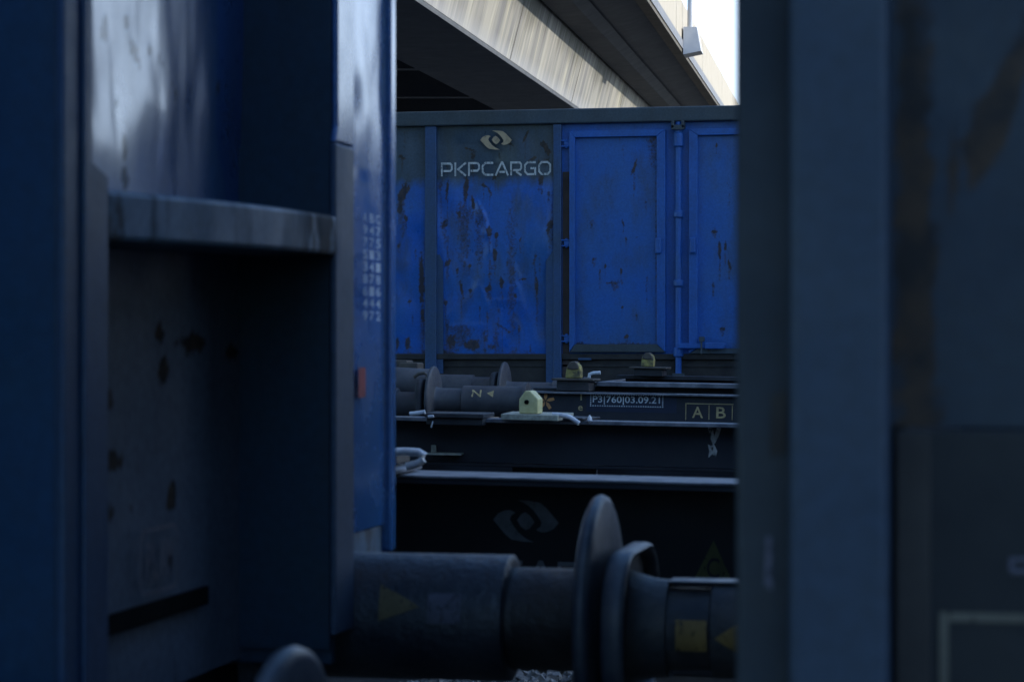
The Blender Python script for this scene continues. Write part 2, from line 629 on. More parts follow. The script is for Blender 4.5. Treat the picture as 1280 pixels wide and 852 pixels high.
def emblem_shape():
    Rr = [(340, 108), (430, 110), (540, 125), (600, 172), (660, 240), (706, 290), (662, 345), (602, 372), (550, 376), (508, 355), (545, 330), (556, 292),
          (522, 240), (482, 190), (432, 150), (382, 124)]
    cx, cy = 415, 285
    L = [(2 * cx - x, 2 * cy - y) for x, y in Rr]
    D = [(338, 278), (372, 228), (408, 208), (450, 236), (492, 290), (456, 340), (418, 362), (372, 332)]
    vs, fs = [], []
    for P in (L, Rr, D):
        o = len(vs)
        vs += [(x, -y) for x, y in P]
        fs.append(tuple(range(o, o + len(P))))
    return vs, fs


def put(shape, name, mat, parent, fn):
    """2D shape -> mesh through fn(x, y) -> point"""
    vs, fs = shape
    mb = MB()
    mb.add([fn(x, y) for x, y in vs], fs)
    return mb.build(name, mat, parent)


def on_minus_y(Y, off=.003):
    return lambda x, z: (x, Y - off, z)


def on_plus_x(X, off=.003):
    return lambda y, z: (X + off, y, z)


def marks_from(lst, pt):
    """lst of (u, v, length, width, angle) in photo pixels -> function of a point; pt(u,v) -> (a, z) in the sheet, scale m/px"""
    L = []
    for m in lst:
        u, v, ln, wd = m[:4]
        ang = R(m[4]) if len(m) > 4 else 0
        st = m[5] if len(m) > 5 else .72 + .28 * math.sin(u * 12.9 + v * 7.1)
        a, z, k = pt(u, v)
        if k < .008 and ang < .9:
            L.append((a, z - ln * k * 1.0, ln * k * 1.1 + .03, max(wd * k * .5, .008), 1.0, 0.0, .42))
        L.append((a, z, max(ln * k * .6, .010), max(wd * k * .62, .008), math.cos(ang), math.sin(ang), st))
    return L


def mark_value(L, a, z, q=1.0):
    r = 0.0
    for (ma, mz, hl, hw, c, s_, st) in L:
        da, dz = a - ma, z - mz
        if abs(da) > hl * 1.6 + hw * 1.6 or abs(dz) > hl * 1.6 + hw * 1.6:
            continue
        along, across = dz * c + da * s_, da * c - dz * s_
        d = math.hypot(along / hl, across / hw)
        d += .55 * noise.noise(Vector((a * 55, z * 22, 3.3))) + .5 * noise.noise(Vector((a * 130, z * 60, 1.3)))
        r = max(r, st * max(0.0, min(1.0, 1.55 - d)))
    return r


# ------------------------------------------------------------------ buffers
def round_rect(hw, hh, rad, n=6):
    pts = []
    for cx, cz, a0 in ((hw - rad, hh - rad, 0), (-hw + rad, hh - rad, 90), (-hw + rad, -hh + rad, 180), (hw - rad, -hh + rad, 270)):
        for k in range(n + 1):
            a = R(a0 + 90 * k / n)
            pts.append((cx + rad * math.cos(a), cz + rad * math.sin(a)))
    return pts


def buffer(wagon, xc, y, z, side, length=.62, plate='round', r_sleeve=.116, r_pl=.093, r_plate=.238, sleeve_len=.38,
           mats=('buf_blue', 'buf_dark', 'plate'), hh=.15, hw=.235, base=True):
    """side +1: the plate looks to +X (wagon on the left); xc = contact plane"""
    g = -side

    def t(d):
        return xc + g * d
    c = (0, y, z)
    sl = MB()
    sl.lathe([(t(length), r_sleeve + .03), (t(length - .025), r_sleeve + .03), (t(length - .03), r_sleeve), (t(length - sleeve_len), r_sleeve),
              (t(length - sleeve_len - .004), r_sleeve - .008), (t(length - sleeve_len - .004), r_pl)], c, seg=48)
    if base:
        sl.box(t(length), t(length - .03), y - .17, y + .17, z - .15, z + .15)
    so_ = sl.build('buffer', M[mats[0]], wagon)
    smooth_angle(so_)
    pl = MB()
    pl.lathe([(t(length - sleeve_len + .05), r_pl), (t(.06), r_pl), (t(.045), r_pl + .01)], c, seg=48)
    smooth_angle(pl.build('plunger', M[mats[1]], so_))
    p = MB()
    if plate == 'round':
        p.lathe([(t(.046), r_plate * .35), (t(.036), r_plate * .93), (t(.030), r_plate * .985), (t(.020), r_plate), (t(.012), r_plate * .985),
                 (t(.006), r_plate * .93), (t(.001), r_plate * .5), (t(0), r_plate * .1)], c, seg=72)
    else:
        def ring(d, k):
            return [(t(d), y + a * hw / .235 * (1 - (1 - k)), z + b) if False else (t(d), y + a * k, z + b * k) for a, b in round_rect(hw, hh, .13 if hh < .16 else .09)]
        p.rings([ring(.0, .35), ring(.002, .9), ring(.007, .97), ring(.014, 1.0), ring(.038, 1.0), ring(.044, .988), ring(.047, .96),
                 ring(.044, .92), ring(.036, .90), ring(.024, .89), ring(.022, .5)])
    smooth_angle(p.build('buffer_plate', M[mats[2]], so_), 50)
    return so_


def on_cyl(y, z, r, u0=None):
    """decal mapping: x stays, height w becomes an arc on the camera side of a cylinder"""
    def f(x, w_):
        a = w_ / r
        return (x, y - (r + .003) * math.cos(a), z + (r + .003) * math.sin(a))
    return f


def poly_grid(pts, n=10):
    """fan triangle/quad outline split into strips so that it can bend"""
    x0, x1 = min(p[0] for p in pts), max(p[0] for p in pts)
    y0, y1 = min(p[1] for p in pts), max(p[1] for p in pts)

    def span(y):
        xs = []
        for i in range(len(pts)):
            (a, b), (c, d) = pts[i], pts[(i + 1) % len(pts)]
            if (b - y) * (d - y) <= 0 and abs(b - d) > 1e-9:
                xs.append(a + (c - a) * (y - b) / (d - b))
        return min(xs), max(xs)
    vs, fs = [], []
    for i in range(n + 1):
        y = y0 + (y1 - y0) * min(max(i / n, .004), .996)
        a, b = span(y)
        vs += [(a, y), (b, y)]
    for i in range(n):
        fs.append((2 * i, 2 * i + 1, 2 * i + 3, 2 * i + 2))
    return vs, fs


def bogie(wagon, x, y):
    b = MB()
    for s_ in (-1, 1):
        b.box(x - 1.35, x + 1.35, y + s_ * 1.0 - .06, y + s_ * 1.0 + .06, .42, .72)
        for k in (-.9, .9):
            b.box(x + k - .14, x + k + .14, y + s_ * 1.08 - .1, y + s_ * 1.08 + .1, .32, .62)
    b.box(x - .2, x + .2, y - 1.0, y + 1.0, .45, .8)
    bo = b.build('bogie', M['void'], wagon, bevel=.01)
    for k in (-.9, .9):
        wset = MB()
        wset.lathe([(-.95, .08), (.95, .08)], (x + k, y, .46), axis='y', seg=16)
        for s_ in (-1, 1):
            wset.lathe([(s_ * .70, .48), (s_ * .725, .46), (s_ * .84, .455), (s_ * .84, .38), (s_ * .80, .34), (s_ * .80, .1)], (x + k, y, .46), axis='y', seg=40)
        smooth_angle(wset.build('wheelset', M['dark_steel'], bo))


# ------------------------------------------------------------------ ground and tracks
g = MB()
n_ = 60
g.box(-300, 300, -300, 600, -1.2, -.10)
go = g.build('ground', M['gravel'])
go['kind'] = 'structure'
tracks = [3.5, 8.05, 12.6, 17.15, 21.75]
for Yc in tracks:
    r_ = MB()
    for s_ in (-1, 1):
        r_.box(-40, 40, Yc + s_ * .75 - .036, Yc + s_ * .75 + .036, -.04, 0)
        r_.box(-40, 40, Yc + s_ * .75 - .01, Yc + s_ * .75 + .01, -.10, -.04)
    ro = r_.build('railway_track', M['rail'])
    ro['kind'] = 'structure'

# ------------------------------------------------------------------ road bridge
DV, RV = Vector((-ST, CT, 0)), Vector((CT, ST, 0))


def bp(lat, h, s_):
    return Vector((0, 0, EYE)) + DV * s_ + RV * (lat + .1357 * s_) + Vector((0, 0, h + .0248 * s_))


BS0, BS1 = -22, 170
bl = bp(-9, 4.5, 60)
bridge = thing('road_bridge', 'long concrete road bridge crossing overhead behind the blue wagon', 'bridge', (bl.x, bl.y, bl.z))


def bstrip(outline, s0=BS0, s1=BS1):
    mb = MB()
    n = len(outline)
    vs = [bp(a, h, s0) for a, h in outline] + [bp(a, h, s1) for a, h in outline]
    fs = [tuple(range(n)), tuple(range(2 * n - 1, n - 1, -1))] + [(i, i + n, (i + 1) % n + n, (i + 1) % n) for i in range(n)]
    mb.add(vs, fs)
    return mb


# girders: one skin with an inclined web, soffit a separate lower slab
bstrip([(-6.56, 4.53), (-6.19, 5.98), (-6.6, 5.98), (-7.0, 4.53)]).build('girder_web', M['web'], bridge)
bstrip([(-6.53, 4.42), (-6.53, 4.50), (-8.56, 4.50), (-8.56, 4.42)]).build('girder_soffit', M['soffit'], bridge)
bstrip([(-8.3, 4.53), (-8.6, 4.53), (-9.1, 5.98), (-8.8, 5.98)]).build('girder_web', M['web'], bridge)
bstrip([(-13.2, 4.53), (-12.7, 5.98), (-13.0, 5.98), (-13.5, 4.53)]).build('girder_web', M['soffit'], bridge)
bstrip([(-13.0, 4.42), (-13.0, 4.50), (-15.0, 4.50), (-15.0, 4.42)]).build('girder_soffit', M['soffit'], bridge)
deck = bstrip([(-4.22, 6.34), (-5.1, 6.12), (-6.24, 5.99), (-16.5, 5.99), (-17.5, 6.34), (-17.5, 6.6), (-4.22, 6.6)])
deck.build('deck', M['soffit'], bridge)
bstrip([(-5.55, 5.93), (-6.13, 5.90), (-6.18, 5.985), (-5.3, 6.06)]).build('haunch', M['soffit'], bridge)
bstrip([(-4.19, 6.24), (-4.19, 6.33), (-4.47, 6.33), (-4.47, 6.26)]).build('edge_beam', M['edge'], bridge)
bstrip([(-4.16, 6.335), (-4.16, 6.56), (-4.219, 6.56), (-4.219, 6.335)]).build('fascia', M['fascia'], bridge)
s_ = BS0
while s_ < BS1 - 4:
    b_ = bstrip([(-4.2, 6.565), (-4.2, 7.62), (-4.26, 7.62), (-4.26, 6.603)], s_ + .04, s_ + 11.96)
    b_.build('barrier_panel', M['barrier'], bridge)
    s_ += 12
for s_ in (62, 70, 78, 86, 94, 54, 46, 38):
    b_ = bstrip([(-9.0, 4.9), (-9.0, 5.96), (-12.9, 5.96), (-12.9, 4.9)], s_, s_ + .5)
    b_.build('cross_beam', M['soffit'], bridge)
for s_ in range(-18, 165, 11):
    a_ = bstrip([(-6.553, 4.535), (-6.187, 5.965), (-6.21, 5.965), (-6.575, 4.535)], s_, s_ + .05)
    a_.build('joint', M['edge'], bridge)
cb = MB()
sc_ = 64.5
top = [bp(-4.155, 6.92, sc_ - .4), bp(-3.8, 6.92, sc_ - .4), bp(-3.8, 6.92, sc_ + .4), bp(-4.155, 6.92, sc_ + .4)]
bot = [bp(-4.155, 6.18, sc_ - .5), bp(-3.68, 6.28, sc_ - .5), bp(-3.68, 6.28, sc_ + .5), bp(-4.155, 6.18, sc_ + .5)]
cb.add(bot + top, [(0, 1, 2, 3), (4, 7, 6, 5), (0, 4, 5, 1), (1, 5, 6, 2), (2, 6, 7, 3), (3, 7, 4, 0)])
cb.build('corbel', M['corbel'], bridge)
lb = bp(-4.0, 6.925, sc_)
lamp = thing('lamp_post', 'pale lamp post standing on the concrete bracket at the bridge edge', 'lamp post', lb)
lp = MB()
lp.lathe([(0, .13), (.02, .13), (.03, .075), (7.0, .05)], lb, axis='z', seg=20)
smooth_angle(lp.build('pole', M['corbel'], lamp))
lp = MB()
lp.tube([lb + Vector((0, 0, 6.9)), lb + Vector((-.2, 0, 7.3)), lb + Vector((-1.0, 0, 7.5))], .04)
lp.box(lb.x - 1.6, lb.x - .95, lb.y - .13, lb.y + .13, lb.z + 7.46, lb.z + 7.58)
lp.build('lamp_head', M['fascia'], lamp, bevel=.02)

# an unseen, added shed east of the yard keeps the low sun off the wagons
blocker_loc = (47, 22, -.1)
blocker = thing('added_sun_blocker', 'unseen added brick shed shading the yard from the low sun', 'blocker', blocker_loc)
sh = MB()
sh.box(40, 55, -30, 60, -.1, 16)
sh.build('wall', M['brick'], blocker)
sh = MB()
sh.prism([(39.4, 16.02), (55.6, 16.02), (47.5, 18.6)], -30.4, 60.4, 'y')
sh.build('roof', M['dark_steel'], blocker)

# ------------------------------------------------------------------ far blue open wagon
YD = 20.25
bx0, bx1 = PX(495, YD) - 5.2, PX(917, YD) + 10.5
blue = thing('open_goods_wagon', 'far blue open wagon with rusty panels and white lettering under the bridge', 'wagon', (PX(700, YD), 21.7, 0))
zt, ztb = PZ(137, YD), PZ(155.5, YD)
zb = PZ(442, YD)
MB().box(bx0, bx1, YD - .07, YD + .06, ztb, zt).build('top_rail', M['grey_trim'], blue, bevel=.012)
MB().box(bx0, bx1, YD + .0, YD + .05, PZ(520, YD), zb - .004).build('side_sill', M['sill'], blue)
MB().box(bx0, bx1, YD - .035, YD - .002, PZ(449, YD), PZ(442, YD)).build('panel_ledge', M['sill'], blue, bevel=.004)
MB().box(bx0, bx1, YD - .012, YD - .002, PZ(458, YD), PZ(455.5, YD)).build('sill_strip', M['sill'], blue)
# back, ends and floor
bk = MB()
bk.box(bx0, bx1, YD + 2.85, YD + 2.9, zb, zt)
bk.box(bx0, bx0 + .05, YD + .06, YD + 2.85, zb, zt)
bk.box(bx1 - .05, bx1, YD + .06, YD + 2.85, zb, zt)
bk.box(bx0 + .05, bx1 - .05, YD + .06, YD + 2.85, zb - .1, zb)
bk.build('body', M['blue_trim'], blue)

marks1 = [(613, 339, 22, 5), (619, 318, 12, 4), (611, 361, 7, 6), (628, 353, 12, 4), (669, 324, 22, 3, 15), (675, 322, 12, 2), (577, 360, 18, 3, -10),
          (589, 363, 5, 4), (654, 349, 7, 2, 80), (671, 358, 24, 3), (672, 377, 6, 3), (645, 369, 4, 3), (623, 389, 11, 4), (609, 396, 13, 3),
          (628, 409, 22, 2, -58), (649, 411, 10, 3), (606, 420, 22, 5), (620, 422, 26, 7), (590, 430, 14, 9, 90), (614, 433, 12, 5, 90),
          (564, 426, 13, 9), (645, 435, 5, 4), (663, 436, 11, 2), (559, 408, 24, 5), (557, 380, 8, 4), (560, 329, 10, 5, 30), (572, 337, 4, 3),
          (587, 332, 4, 3), (657, 171, 15, 2, 25), (682, 185, 14, 6, -30), (686, 190, 8, 3), (591, 194, 14, 4, 15), (588, 187, 13, 2, -70),
          (624, 196, 11, 2, -10), (666, 199, 9, 3, 60), (674, 206, 14, 3), (619, 220, 9, 3, 40), (582, 234, 24, 5, 5), (551, 234, 20, 3, 5),
          (559, 236, 18, 2, 8), (604, 232, 9, 2, -70), (612, 239, 10, 2, -30, .7), (677, 225, 9, 4), (686, 242, 4, 3), (591, 253, 14, 3, -15),
          (638, 180, 9, 1.5, -60), (559, 208, 6, 3, -70), (556, 280, 12, 6, 25), (573, 267, 5, 4), (612, 289, 10, 4), (621, 294, 6, 4),
          (688, 282, 12, 6, 20), (580, 268, 30, 18, 0, .47), (600, 275, 30, 12, 0, .45), (576, 412, 10, 30, 0, .45), (640, 290, 60, 12, 0, .35),
          (598, 300, 10, 3), (640, 320, 6, 2), (560, 300, 14, 3), (651, 300, 8, 2, 20), (634, 330, 5, 2), (600, 385, 9, 2)]
marks0 = [(504, 243, 22, 8, 25), (508, 273, 6, 4), (506, 169, 8, 2), (503, 197, 8, 3, -60), (499, 308, 5, 4), (520, 316, 4, 3), (527, 355, 50, 5),
          (528, 394, 12, 4), (516, 396, 5, 3), (510, 430, 16, 6), (497, 428, 12, 3), (500, 260, 12, 4), (512, 377, 3, 3), (529, 420, 30, 3)]
marksd = [(793, 210, 15, 3, 20), (743, 324, 3, 6), (757, 332, 4, 2), (750, 340, 8, 2), (777, 339, 7, 2), (809, 352, 16, 2, 8), (778, 384, 3, 3),
          (796, 394, 3, 3), (784, 420, 5, 3, 30), (796, 297, 5, 2, 60), (783, 299, 3, 2), (769, 354, 2, 16, 0, .6), (779, 187, 6, 2), (779, 278, 8, 2, -20),
          (740, 280, 2, 6), (808, 253, 4, 3), (775, 165, 4, 3), (727, 430, 3, 10), (821, 300, 160, 2, 0, .55), (818, 176, 16, 14, 0, .5), (790, 431, 2, 60, 0, .75)]
marksd2 = [(900, 312, 16, 3), (907, 309, 9, 2), (912, 330, 9, 2, -15), (892, 356, 8, 3), (912, 233, 12, 2, -35), (896, 182, 5, 2), (893, 290, 2, 7), (903, 411, 2, 6)]


def ptD(u, v):
    p = px(u, v, YD)
    return p.x, PZ(v - (u - 700) * (v - H0) / 14800, YD), 20.7 / F


ML = {k: marks_from(v, ptD) for k, v in (('1', marks1), ('0', marks0), ('d', marksd), ('e', marksd2))}


CREASE = []
for ci_, (a0, b0, a1, b1, hh_) in enumerate(((596, 250, 605, 266, .012), (605, 266, 611, 290, .014), (611, 290, 613, 315, .010), (601, 357, 611, 382, .010), (648, 356, 656, 386, .009),
                            (614, 375, 647, 374, .006), (568, 406, 602, 405, .007), (646, 402, 651, 416, .009), (560, 345, 575, 300, .007), (664, 330, 676, 290, .008),
                            (628, 300, 650, 345, .007), (580, 380, 600, 350, .007), (655, 240, 640, 270, .006), (622, 430, 640, 412, .008), (560, 392, 580, 372, .007),
                            (668, 425, 660, 395, .007), (575, 320, 592, 336, .006))):
    hh_ *= 1.0 if ci_ < 3 else .42
    CREASE.append((PX(a0, YD), PZ(b0, YD), PX(a1, YD), PZ(b1, YD), hh_))


def crease_at(x, z):
    r_ = 0.0
    for x0_, z0_, x1_, z1_, hh_ in CREASE:
        dx, dz = x1_ - x0_, z1_ - z0_
        t = max(0, min(1, ((x - x0_) * dx + (z - z0_) * dz) / (dx * dx + dz * dz)))
        px_, pz_ = x - x0_ - t * dx, z - z0_ - t * dz
        d_ = math.hypot(px_, pz_)
        if d_ < .12:
            sgn = 1 if px_ * dz - pz_ * dx > 0 else -1
            r_ += hh_ * math.exp(-(d_ / (.045 if sgn > 0 else .014)) ** 2)
    return r_


def dents(amp, seed, crease=None):
    def f(p, i, j):
        q = Vector((p.x * 1.9 + seed, p.z * 1.15, seed * 2))
        d = noise.noise(q) * .6 + noise.noise(q * 2.7) * .28
        d += .25 * abs(noise.noise(q * 1.7 + Vector((9, 2, 1))))
        return (d * amp + (crease_at(p.x, p.z) * 1.05 if crease else 0)) * edge_fade(i, j)
    return f


def side_panel(u0, u1, key=None, name='side_panel', seed=1.0, amp=.055):
    x0, x1 = PX(u0, YD), PX(u1, YD)
    L = ML.get(key)

    def rusty(p):
        e = .62 * math.exp(-max(0, p.z - zb) / .06) + .42 * math.exp(-abs(min(p.x - x0 - .05, x1 - .05 - p.x)) / .03)
        e *= .5 + .9 * noise.noise(Vector((p.x * 9, p.z * 2.5, 5.5)))
        return max(mark_value(L, p.x, p.z), min(.9, max(0, e)))
    return grid(name, M['blue_panel'], blue, (x0, YD - .003, zb), (x1 - x0, 0, 0), (0, 0, ztb - zb),
                max(8, int((x1 - x0) / .011)) if key else 30, 180 if key else 60, dents(amp, seed, key == '1'),
                rusty if L else None, normal=(0, -1, 0))


side_panel(480, 540, '0', seed=2.2)
side_panel(540, 698, '1', seed=1.3)
side_panel(382, 480, None, seed=4)
side_panel(224, 380, None, seed=5)
side_panel(66, 222, None, seed=6)


def side_post(uc, left_gus=True, right_gus=True, w_=12):
    x0, x1 = PX(uc - w_ / 2, YD), PX(uc + w_ / 2, YD)
    p = MB().box(x0, x1, YD - .055, YD - .004, PZ(505, YD), ztb - .002)
    po = p.build('side_post', M['post'], blue, bevel=.006)
    z0, z1, z2 = PZ(449, YD), PZ(326, YD), PZ(317, YD)
    g_ = MB()
    wd = .055
    if right_gus:
        g_.prism([(x1, z0 - .12), (x1 + wd, z0 - .12), (x1 + wd, z1), (x1 + wd - .03, z2), (x1, z2)], YD - .03, YD - .026, 'y')
        g_.box(x1 + wd - .012, x1 + wd, YD - .0295, YD - .012, z0 - .12, z1)
    if left_gus:
        g_.prism([(x0, z0 - .2), (x0 - wd - .01, z0 - .2), (x0 - wd - .01, z1), (x0, z2 + .03)], YD - .042, YD - .038, 'y')
        g_.box(x0 - wd - .01, x0 - wd, YD - .0375, YD - .012, z0 - .2, z1)
    if g_.v:
        g_.build('gusset', M['post'], po)
    return po


side_post(540, False, True, 14)
side_post(698, True, False, 10)
side_post(382, True, True)
side_post(224, True, True)
side_post(66, True, True)
# rust-brown recess and door surround sheet
MB().box(PX(703, YD), PX(1032, YD), YD - .003, YD + .04, zb - .003, ztb).build('door_surround', M['blue_trim'], blue)
MB().box(PX(703.5, YD), PX(712.5, YD), YD - .012, YD - .005, PZ(475, YD), PZ(215, YD)).build('hinge_channel', M['channel'], blue)
for vv in (180, 304, 423):
    h = MB()
    z = PZ(vv, YD)
    h.box(PX(702.5, YD), PX(713.5, YD), YD - .05, YD - .013, z + .018, z + .030)
    h.box(PX(702.5, YD), PX(713.5, YD), YD - .05, YD - .013, z - .030, z - .018)
    h.lathe([(z - .04, .012), (z + .04, .012)], (PX(709, YD), YD - .032, 0), axis='z', seg=14)
    h.box(PX(706, YD), PX(713, YD), YD - .045, YD - .02, z - .0175, z + .0175)
    h.build('hinge', M['blue_trim'], blue, bevel=.003)


def side_door(u0, u1, lw, rw, tw, bw, v0, v1, key, handle_u):
    x0, x1 = PX(u0, YD), PX(u1, YD)
    z0, z1 = PZ(v1, YD), PZ(v0, YD)
    k = 20.7 / F
    a, b, c, d = x0 + lw * k, x1 - rw * k, z0 + bw * k, z1 - tw * k
    L = ML[key]
    ob = grid('door', M['blue_door'], blue, (a, YD - .02, c), (b - a, 0, 0), (0, 0, d - c), int((b - a) / .011), int((d - c) / .011),
              dents(.008, 7.7), lambda p: mark_value(L, p.x, p.z), normal=(0, -1, 0))
    f = MB()
    y0, y1 = YD - .06, YD - .0
    f.prism([(x0, z0), (a, c), (a, d), (x0, z1)], y0, y1)
    f.prism([(x1, z0), (x1, z1), (b, d), (b, c)], y0, y1)
    f.prism([(x0, z1), (a, d), (b, d), (x1, z1)], y0, y1)
    f.build('door_frame', M['blue_trim'], ob, bevel=.005)
    f = MB()
    f.prism([(x0 + .004, z0), (x1 - .004, z0), (b, c - .002), (a, c - .002)], y0 + .003, y1)
    f.build('door_rail', M['grey_trim'], ob, bevel=.004)
    hx = PX(handle_u, YD)
    h = MB().box(hx - .026, hx + .026, YD - .095, YD - .061, PZ(318.5, YD), PZ(299, YD))
    h.build('handle_cover', M['blue_trim'], ob, bevel=.012)
    return ob


side_door(713, 833, 7, 11, 8, 10, 165, 440, 'd', 824.5)
side_door(862, 982, 11, 8, 8, 7, 165, 442, 'e', 867.5)
bar = MB()
xb = PX(849, YD)
bar.lathe([(PZ(467, YD), .026), (PZ(156, YD), .026)], (xb, YD - .05, 0), axis='z', seg=20)
lock = bar.build('locking_bar', M['blue_trim'], blue)
smooth_angle(lock)
for vv, hh_ in ((178, 18), (270, 9), (355, 9), (440, 12)):
    c_ = MB()
    c_.lathe([(PZ(vv + hh_ / 2, YD), .033), (PZ(vv + hh_ / 2 - 1.5, YD), .042), (PZ(vv - hh_ / 2 + 1.5, YD), .042), (PZ(vv - hh_ / 2, YD), .033)], (xb, YD - .05, 0), axis='z', seg=20)
    smooth_angle(c_.build('collar', M['blue_trim'], lock))
c_ = MB()
c_.box(xb - .05, xb + .05, YD - .085, YD - .008, PZ(470, YD), PZ(466, YD))
c_.build('bracket', M['grey_trim'], lock, bevel=.004)
c_ = MB()
c_.box(xb - .055, xb - .03, YD - .1, YD - .008, PZ(164, YD), PZ(155, YD))
c_.box(xb + .03, xb + .055, YD - .1, YD - .008, PZ(164, YD), PZ(155, YD))
c_.box(xb - .055, xb + .055, YD - .1, YD - .08, PZ(166, YD), PZ(160, YD))
c_.build('bracket', M['grey_trim'], lock, bevel=.004)
lv = MB()
x0, x1 = PX(850, YD), PX(909, YD)
z = PZ(432, YD)
lv.box(x0, PX(882, YD), YD - .11, YD - .085, z - .022, z + .022)
pts = [(PX(884, YD), z - .026)] + [(x1 - .026 + .026 * math.cos(R(a)), z + .026 * math.sin(R(a))) for a in range(-90, 91, 18)] + [(PX(884, YD), z + .026)]
lv.prism(pts, YD - .13, YD - .09)
lv.build('lever', M['blue_trim'], lock, bevel=.005)
lv = MB().tube([(PX(879, YD), YD - .12, PZ(442, YD)), (PX(879, YD), YD - .12, PZ(421, YD))], .008)
lv.box(PX(876, YD), PX(882, YD), YD - .135, YD - .06, PZ(427, YD), PZ(421, YD))
lv.build('latch_pin', M['grey_trim'], lock)
side_post(1044, False, True)
side_panel(1036, 2350, None, seed=9)
for uc_ in range(1204, 2320, 160):
    side_post(uc_, True, True)
MB().box(PX(724, YD), PX(740, YD), YD - .05, YD - .005, PZ(450, YD), PZ(447, YD)).build('footstep', M['post'], blue, bevel=.004)
# lettering and emblem
lx0, lx1 = PX(552, YD), PX(689.5, YD)


def zD(u, v):
    return PZ(H0 + (v - H0) / (1 + (u - 700) / 14800), YD)


put(fit(wide_word('PKPCARGO'), lx0, lx1, zD(620, 221), zD(620, 202)), 'lettering', M['d_white'], blue, on_minus_y(YD, .026))
put(fit(emblem_shape(), PX(601, YD), PX(640.5, YD), zD(620, 187.5), zD(620, 163.5)), 'emblem', M['d_cream'], blue, on_minus_y(YD, .026))
bogie(blue, PX(495, YD) - 2.5, 21.75)
bogie(blue, PX(917, YD) + 2.5, 21.75)

# ------------------------------------------------------------------ flat wagons (three tracks between), each on a slight grade
TILT = .0150


class Flat:
    def __init__(s, name, label, Y, z_off=0.0, tilt=TILT):
        s.Y = Y
        s.x0 = PX(700, Y)
        s.t = thing(name, label, 'wagon', (s.x0, Y + 1.4, 1.2))
        s.t.rotation_euler = (0, tilt, 0)
        s.tilt = tilt

    def x(s, u, Y=None):
        return PX(u, Y or s.Y)

    def z(s, u, v, Y=None):
        p = px(u, v, Y or s.Y)
        return p.z + (p.x - s.x0) * s.tilt

    def p(s, u, v, Y=None):
        return Vector((s.x(u, Y), Y or s.Y, s.z(u, v, Y)))


# --- nearest flat wagon (A)
A = Flat('container_flat_wagon', 'black container flat wagon nearest the buffers, with faint grey emblem on its side', 6.65)
x0, x1 = A.x(430) - 6, A.x(930) + 7
za = A.z(700, 592)
MB().box(x0, x1, 6.40, 6.66, za - .007, za).build('flange', M['flange'], A.t, bevel=.002)
MB().box(x0, x1, 6.405, 6.66, za - .022, za - .0075).build('flange_lip', M['flat_navy'], A.t)
MB().box(x0, x1, 6.655, 6.70, za - .50, za - .024).build('side_beam', M['flat_black'], A.t)
MB().box(x0, x1, 6.58, 6.66, za - .54, za - .502).build('lower_flange', M['flat_black'], A.t, bevel=.004)
b_ = MB().box(x0, x1, 9.4, 9.45, za - .6, za - .25)
for k in range(14):
    xx = x0 + (x1 - x0) * (k + .5) / 14
    b_.box(xx - .05, xx + .05, 6.7, 9.4, za - .55, za - .35)
b_.build('frame', M['flat_black'], A.t)
put(fit(emblem_shape(), A.x(617), A.x(699), A.z(658, 677), A.z(658, 625)), 'emblem', M['d_grey'], A.t, on_minus_y(6.655))
put(fit(wide_word('PKPCARGO'), A.x(520), A.x(805), A.z(660, 740), A.z(660, 699)), 'lettering', M['d_grey'], A.t, on_minus_y(6.655))
tri = strokes([[(A.x(870), A.z(893, 724)), (A.x(916), A.z(893, 724)), (A.x(893), A.z(893, 677)), (A.x(870), A.z(893, 724))]], .012)
put(([(A.x(869), A.z(893, 725)), (A.x(917), A.z(893, 725)), (A.x(893), A.z(893, 675))], [(0, 1, 2)]), 'triangle_marking', M['d_olive'], A.t, on_minus_y(6.655))
put(fit(text_shape('C'), A.x(885), A.x(901), A.z(893, 722), A.z(893, 697)), 'lettering', M['flat_black'], A.t, on_minus_y(6.655, .005))
# plate with white grab handle on its deck edge, far left
pl_ = MB().box(A.x(455), A.x(531), 6.32, 6.62, A.z(520, 585), A.z(520, 579))
po = pl_.build('lock_plate', M['flange'], A.t, bevel=.004)
h = MB()
q = [(470, 566), (505, 564), (523, 565), (530, 569), (529, 574), (522, 579), (508, 583)]
h.tube([A.p(u, v, 6.36 - .0 * u) for u, v in q], .011)
smooth_angle(h.build('handle', M['white'], po), 60)
h = MB().box(A.x(495), A.x(518), 6.45, 6.60, A.z(505, 579.5, 6.5), A.z(505, 566, 6.5))
h.build('lock_block', M['brown_plate'], po, bevel=.006)
bogie(A.t, x0 + 2.2, 8.05)
bogie(A.t, x1 - 2.2, 8.05)

# --- middle flat wagon (B)
B = Flat('container_flat_wagon', 'dark container flat wagon carrying a pale yellow house-shaped lock on its edge', 11.2)
x0, x1 = B.x(430) - 6, B.x(930) + 7
zb_ = B.z(700, 524)
MB().box(x0, x1, 11.08, 11.24, zb_ - .018, zb_).build('flange', M['flange'], B.t, bevel=.003)
MB().box(x0, x1, 11.205, 11.24, zb_ - .21, zb_ - .02).build('side_beam', M['flat_navy'], B.t)
lb_ = MB()
lb_.box(B.x(640), B.x(745), 11.22, 11.27, zb_ - .27, zb_ - .212)
lb_.box(x0, x1, 11.24, 11.29, zb_ - .42, zb_ - .27)
lb_.box(x0, x1, 11.14, 11.24, zb_ - .227, zb_ - .212)
lb_.build('lower_beam', M['flat_black'], B.t, bevel=.003)
b_ = MB().box(x0, x1, 13.9, 13.95, zb_ - .5, zb_ - .2)
for k in range(14):
    xx = x0 + (x1 - x0) * (k + .5) / 14
    b_.box(xx - .05, xx + .05, 11.3, 13.9, zb_ - .3, zb_ - .1)
b_.build('frame', M['flat_black'], B.t)
